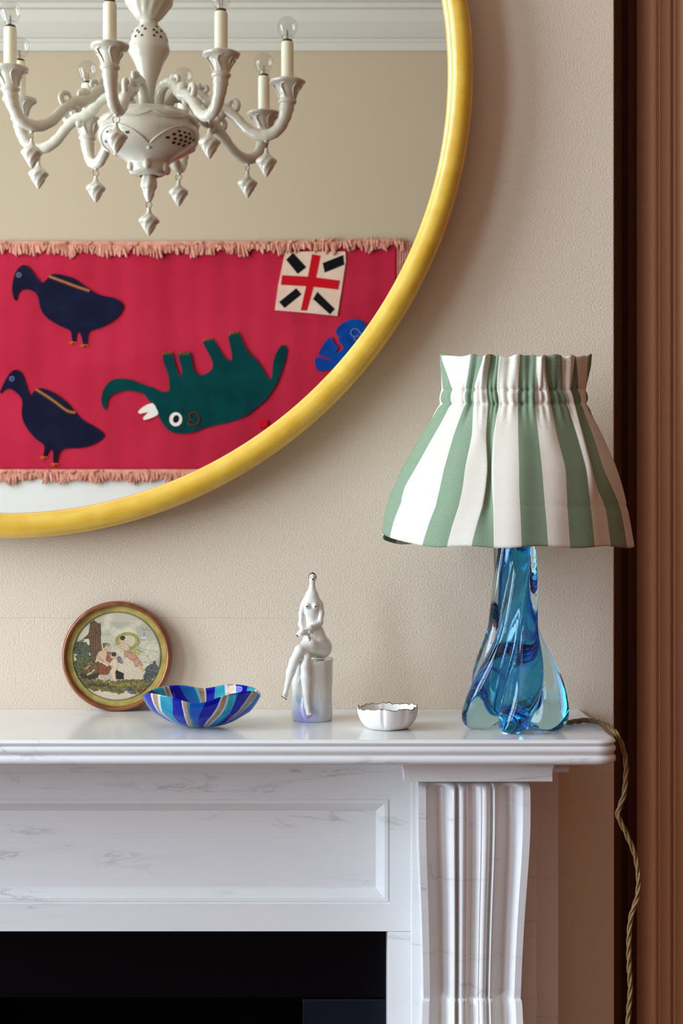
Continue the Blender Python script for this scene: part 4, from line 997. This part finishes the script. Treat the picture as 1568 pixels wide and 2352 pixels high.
# ------------------------------------------------------------------ table lamp
LX, LY = .1962, -.160
tl_ = thing('table_lamp', (LX, LY, SH), 'twisted blue glass table lamp with green striped gathered shade at the shelf end', 'lamp')
def lobes(a, n=5): return abs(math.cos(a*n/2))
ZT = .238
def twist(zz): return 1.95*(max(zz, 0)/.206)**1.15
OUT = [(.238, .0235, .26), (.206, .0242, .27), (.168, .0262, .28), (.1226, .0290, .30), (.105, .0332, .31), (.0923, .0384, .32), (.062, .0520, .36), (.045, .0575, .43), (.032, .0605, .50), (.022, .0622, .56), (.0145, .0620, .60), (.008, .0600, .64),
       (.0035, .0565, .68), (.0008, .0515, .70), (.0002, .0465, .70), (.0012, .0405, .68), (.004, .0350, .62), (.008, .0280, .5), (.012, .018, .35), (.0135, .008, .2), (.0138, .0005, 0)]
COR = [(.230, .0128, .06), (.206, .0142, .08), (.168, .0172, .10), (.1226, .0222, .12), (.0923, .0272, .14), (.062, .0345, .16), (.045, .0385, .17), (.032, .0400, .18), (.024, .0385, .20), (.019, .034, .35), (.0165, .024, .3), (.0155, .012, .2), (.0152, .0005, 0)]
def glass(prof, n, ph, fine=0):
    rows = []
    for (zz, R, a) in smooth_prof(prof, 5):
        row = []
        for k in range(n):
            t = 2*PI*k/n; f = t-twist(zz)+ph     # t measured from the front, positive to the right
            l = lobes(f); r = R*(1-a*(1-l**.9))*(.88 if fine else 1)
            if fine: r *= 1+fine*math.sin(f*15+2*math.sin(f*5))
            zo = .010*(1-l)**1.2*max(0, 1-zz/.03)
            row.append((LX+r*math.sin(t), LY-r*math.cos(t), SH+zz+zo))
        rows.append(row)
    V, Fc = grid(rows, closed_u=True); m0 = (len(rows)-1)*n
    Fc.append(tuple(range(n))); Fc.append(tuple(range(m0, m0+n))[::-1])
    return V, Fc
m_gl, nt, b = nmat('clear_glass')
b.inputs['Base Color'].default_value = (1, 1, 1, 1); b.inputs['Roughness'].default_value = 0; b.inputs['Transmission Weight'].default_value = 1; b.inputs['IOR'].default_value = 1.42
va = N(nt, 'ShaderNodeVolumeAbsorption'); va.inputs['Color'].default_value = (.35, .90, .98, 1); va.inputs['Density'].default_value = 13
nt.links.new(va.outputs[0], nt.nodes['Material Output'].inputs['Volume'])
m_core, nt, b = nmat('blue_cased_glass'); nt.nodes.remove(b)
tb = N(nt, 'ShaderNodeBsdfTransparent'); gb_ = N(nt, 'ShaderNodeBsdfGlossy'); gb_.inputs['Roughness'].default_value = .04; mx = N(nt, 'ShaderNodeMixShader'); mx.inputs[0].default_value = .05
nt.links.new(tb.outputs[0], mx.inputs[1]); nt.links.new(gb_.outputs[0], mx.inputs[2]); nt.links.new(mx.outputs[0], nt.nodes['Material Output'].inputs['Surface'])
va = N(nt, 'ShaderNodeVolumeAbsorption'); va.inputs['Color'].default_value = (.0, .77, .945, 1); va.inputs['Density'].default_value = 1250
nt.links.new(va.outputs[0], nt.nodes['Material Output'].inputs['Volume'])
S.cycles.max_bounces = 20; S.cycles.transmission_bounces = 16; S.cycles.transparent_max_bounces = 32
V, Fc = glass(OUT, 160, math.radians(10)); go = fixnormals(mesh('glass_body', V, Fc, m_gl, tl_, smooth=180))
def oriented(V, Fc, flip):
    me = bpy.data.meshes.new('scratch'); me.from_pydata([tuple(v) for v in V], [], [tuple(f) for f in Fc]); bm = bmesh.new(); bm.from_mesh(me)
    bmesh.ops.recalc_face_normals(bm, faces=bm.faces[:]); out = [tuple(v.index for v in f.verts) for f in bm.faces]
    if bm.calc_volume(signed=True) < 0: out = [f[::-1] for f in out]
    bm.free(); bpy.data.meshes.remove(me)
    return [f[::-1] for f in out] if flip else out
V, Fc = glass(COR, 160, math.radians(10+36), .022); Fc = oriented(V, Fc, False)
COR2 = [(max(zz, .0165+.0012*i/20) if i > 8 else zz-.0005, max(R_-.0014, .0003), a) for i, (zz, R_, a) in enumerate(COR)]
V2, F2 = glass(COR2, 160, math.radians(10+36), .022); F2 = oriented(V2, F2, True); n_ = len(V); V += V2; Fc += [tuple(i+n_ for i in f) for f in F2]
gc = mesh('blue_core', V, Fc, m_core, go, smooth=180); gc['label'] = 'blue inner glass core'
mb = MB(); V, Fc = tube([(LX, LY, SH+.2385), (LX, LY, SH+.262)], .012, 24); mb.add(V, Fc); V, Fc = tube([(LX, LY, SH+.262), (LX, LY, SH+.31)], .016, 24); mb.add(V, Fc)
V, Fc = lathe([(.0245, SH+.238), (.0245, SH+.242), (.012, SH+.245)], (LX, LY), 32); mb.add(V, Fc)
mb.build('lamp_holder', mat('brass', lin(190, 150, 80), .3, 1), tl_, smooth=40)
# gathered shade. rows: crop y, boundaries of the alternating stripes across the front half, radius
SXB, SXT = .1893, .1987
ROWS = [
 (92, [393,396,535,600,633,685,793,885,930,1030,1110,1117,1222,1252]), (190, [398,420,522,572,618,676,787,882,936,1036,1100,1132,1218,1244]), (285, [402,445,507,550,612,670,783,878,952,1040,1090,1145,1213,1226]),
 (372, [392,440,505,545,622,682,782,878,965,1068,1112,1163,1205,1228]), (560, [278,335,430,532,600,640,772,884,985,1105,1145,1205,1290,1318]), (750, [172,235,372,487,600,622,765,892,1020,1138,1185,1243,1362,1398]),
 (870, [122,172,345,470,585,620,760,895,1020,1145,1212,1300,1402,1428]), (970, [85,150,320,445,566,622,762,900,1022,1153,1262,1350,1436,1448]), (1080, [58,110,278,408,532,621,764,906,1027,1162,1274,1372,1452,1472]), (1200, [46,85,245,378,503,620,766,911,1033,1171,1287,1391,1466,1495])]
ky = [r[0] for r in ROWS]; KB = np.array([r[1] for r in ROWS], float)
cu = .3954/2023.3          # crop unit in metres at the lamp's distance
NSEG, SUB = 13, 14
gk = np.linspace(-70, 70, 15); gw = np.exp(-(gk/38)**2); gw /= gw.sum()
def shade_row(cy):
    sc_ = min(1, max(.12, abs(cy-340)/260))
    bnd = np.array([sum(w_*np.interp(cy+g_*sc_, ky, KB[:, i]) for g_, w_ in zip(gk, gw)) for i in range(14)])
    left, right = bnd[0], bnd[-1]; return bnd, (left+right)/2, (right-left)/2
rowsy = list(np.linspace(92, 270, 14))+list(np.linspace(280, 420, 26))+list(np.linspace(432, 1200, 52))
wn = 118.0
seedv = [rng.rand()*6.28 for _ in range(40)]
rows = []; uvs = []; segs = []
for cy in rowsy:
    bnd, xc, R = shade_row(cy); row = []; uvr = []
    tt = (cy-92)/(1200-92)
    amp_g = math.exp(-((cy-335)/110)**2)
    pinch = -.0014*math.exp(-((cy-292)/12)**2)-.0014*math.exp(-((cy-374)/14)**2)+.0003*math.exp(-((cy-333)/22)**2)
    ruf = max(0, min(1, (270-cy)/120))
    cxw = (860+.3954*xc-784)*1.705/F; Rm = R*cu
    zrow = 1.445-(780+.3954*cy-1176)/2023.3
    # columns: front half from left (-90) to right (+90), then back half
    cols_ = []
    for s in range(NSEG):
        for q in range(SUB):
            x = bnd[s]+(bnd[s+1]-bnd[s])*q/SUB; sn = max(-1, min(1, (x-xc)/R)); ph = math.asin(sn); cols_.append((ph, s+q/SUB, s))
    nbk = NSEG*SUB
    for q in range(nbk): cols_.append((PI/2+PI*q/nbk, NSEG+NSEG*q/nbk, NSEG+int(NSEG*q/nbk)))
    wid = [bnd[s+1]-bnd[s] for s in range(NSEG)]
    for ph, sv, s in cols_:
        fold = 0
        if s < NSEG:
            # cloth squeezed narrower than its own width has to buckle in or out
            cosm = max(.35, math.cos(math.asin(max(-1, min(1, ((bnd[s]+bnd[s+1])/2-xc)/R))))); ratio = min(1, wid[s]/(wn*cosm)); sgn = -1 if s % 2 == 0 else 1
            fold += .0075*(1-ratio)*sgn*math.sin(PI*(sv-s))*(1-.35*amp_g)
        if cy < 460 or True:
            pl = math.sin(2*PI*sv*1.05+seedv[int(sv) % 26]*.35)+.6*math.sin(2*PI*sv*1.9+1.3)
            fold += pl*(.0014*amp_g+.0014*ruf)+.0011*amp_g*math.sin(2*PI*sv*2.6+seedv[int(sv) % 26])+.0016*ruf*math.sin(2*PI*sv*.8+2)
        fold += .0011*math.sin(sv*2.3+.8)*min(1, max(0, (cy-420)/300))+.0009*math.sin(sv*3.9+2.2+tt*2)*min(1, max(0, (cy-400)/200))
        if 958 < cy < 982: fold -= .0005
        r = Rm+fold+pinch*(1+.7*math.sin(sv*7+cy*.02)+.5*math.sin(sv*17+1))
        bulge = .0012*math.sin(min(1, max(0, (cy-420)/700))*PI)
        r += bulge
        zz = zrow
        # the hem lifts at the left front, the rest hangs level
        hem = max(0, (cy-700)/500)**1.3
        if s < NSEG:
            lift = .0165*max(0, (-math.degrees(ph)-34)/56)**1.3
            fl = max(0, 1-math.cos(ph)*0)
            zz += hem*(lift+.0010*math.sin(sv*2.1)-.001+.0045*(1-math.cos(ph))*(ph > 0)*0)
            # perspective depth of the near side: keep the hem level in space
            zz += (780+.3954*cy-1176)*(1/2023.3)*(1-(1.705-Rm*math.cos(ph))/1.705)
        else:
            zz += hem*(.0035*math.sin((ph-PI/2)*2)+.0165*max(0, math.sin(ph-PI/2-PI*.93))*0)
            bk = (ph-PI/2)/PI
            zz += hem*(.0150*max(0, (bk-.80)/.20)**1.5+.006*math.sin(PI*bk))
            zz += (780+.3954*cy-1176)*(1/2023.3)*(1-(1.705-Rm*math.cos(ph))/1.705)*0
        if cy < 130: zz += .0010*math.sin(sv*3.1+1)+.0008*math.sin(sv*6.7)
        row.append((cxw+r*math.sin(ph), LY-r*math.cos(ph), zz)); uvr.append((sv*.0150, tt*.23))
    rows.append(row); uvs += uvr; segs = [c[2] for c in cols_]
V, Fc = grid(rows, closed_u=True)
m_sh = []
for nm, c1, c2 in (('green_stripe', lin(122, 144, 114), lin(154, 174, 146)), ('cream_stripe', lin(234, 225, 206), lin(242, 235, 220))):
    m, nt, b = nmat(nm); uvn = N(nt, 'ShaderNodeUVMap'); mp = N(nt, 'ShaderNodeMapping'); mp.inputs['Rotation'].default_value = (0, 0, math.radians(52))
    wv = N(nt, 'ShaderNodeTexWave'); wv.inputs['Scale'].default_value = 210; wv.inputs['Distortion'].default_value = 1.2; wv.inputs['Detail'].default_value = 1; wv.inputs['Detail Scale'].default_value = 3
    nt.links.new(uvn.outputs[0], mp.inputs[0]); nt.links.new(mp.outputs[0], wv.inputs[0])
    rp = N(nt, 'ShaderNodeValToRGB'); rp.color_ramp.elements[0].color = c1; rp.color_ramp.elements[1].color = c2; nt.links.new(wv.outputs['Fac'], rp.inputs[0]); nt.links.new(rp.outputs[0], b.inputs['Base Color'])
    bp = N(nt, 'ShaderNodeBump'); bp.inputs['Strength'].default_value = .35; bp.inputs['Distance'].default_value = .0006; nt.links.new(wv.outputs['Fac'], bp.inputs['Height']); nt.links.new(bp.outputs[0], b.inputs['Normal'])
    b.inputs['Roughness'].default_value = .85; b.inputs['Specular IOR Level'].default_value = .15
    tr = N(nt, 'ShaderNodeBsdfTranslucent'); nt.links.new(rp.outputs[0], tr.inputs[0]); mx = N(nt, 'ShaderNodeMixShader'); mx.inputs[0].default_value = .12
    nt.links.new(b.outputs[0], mx.inputs[1]); nt.links.new(tr.outputs[0], mx.inputs[2]); nt.links.new(mx.outputs[0], nt.nodes['Material Output'].inputs[0])
    m_sh.append(m)
sh = mesh('lamp_shade', V, Fc, m_sh, tl_, smooth=180, uv=uvs)
ncol = len(segs); sh.data.polygons.foreach_set('material_index', [segs[i % ncol] % 2 for i in range(len(sh.data.polygons))])
so = sh.modifiers.new('thick', 'SOLIDIFY'); so.thickness = .0009; so.offset = 0
# twisted flex
pts = [(LX+.01, LY+.01, SH+.006), (LX+.05, LY+.022, SH+.0045)]
pts += [tuple(P(1300, 1660, -.139)), tuple(P(1335, 1655, -.122)), tuple(P(1362, 1655.5, -.126)), tuple(P(1390, 1665, -.165)), tuple(P(1412, 1681, -.20))]
for q in ((1425, 1704), (1434, 1732), (1437, 1765), (1436, 1793), (1433, 1824), (1423, 1853), (1419, 1874), (1438, 1915), (1458, 1965), (1466, 2015), (1463, 2060), (1449, 2105), (1444, 2159), (1445, 2227), (1447, 2272), (1442, 2352), (1440, 2480), (1446, 2700), (1442, 3000)): pts.append(tuple(P(q[0], q[1], -.2)))
pts.append((.33, -.2, .30)); pts.append((.33, -.2, .004))
fine = smooth_prof(pts, 14)
ln = [0]
for i in range(1, len(fine)): ln.append(ln[-1]+float(np.linalg.norm(fine[i]-fine[i-1])))
Ls = np.arange(0, ln[-1], .0022); cen = np.array([[np.interp(s, ln, [f[k] for f in fine]) for k in range(3)] for s in Ls])
T = np.gradient(cen, axis=0); T /= np.linalg.norm(T, axis=1)[:, None]
ref = np.array([0, 1.0, 0]); m_cord = []
mc, nt, b = nmat('gold_braided_flex'); tc = N(nt, 'ShaderNodeTexCoord'); vo = N(nt, 'ShaderNodeTexVoronoi'); vo.inputs['Scale'].default_value = 1400; nt.links.new(tc.outputs['Object'], vo.inputs['Vector'])
rp = N(nt, 'ShaderNodeValToRGB'); rp.color_ramp.elements[0].color = lin(174, 140, 80); rp.color_ramp.elements[1].color = lin(100, 72, 36); rp.color_ramp.elements[1].position = .7; nt.links.new(vo.outputs['Distance'], rp.inputs[0]); nt.links.new(rp.outputs[0], b.inputs['Base Color'])
b.inputs['Roughness'].default_value = .5
mb = MB()
for s in range(3):
    path = []
    for i, c in enumerate(cen):
        u = ref-T[i]*T[i].dot(ref); u /= np.linalg.norm(u); v = np.cross(T[i], u); a = 2*PI*(Ls[i]/.044+s/3)
        path.append(c+.0016*(u*math.cos(a)+v*math.sin(a)))
    mb.add(*tube(path, .00155, 8))
cord = mb.build('power_cord', mc, tl_, smooth=60); cord['label'] = 'twisted gold braided flex'
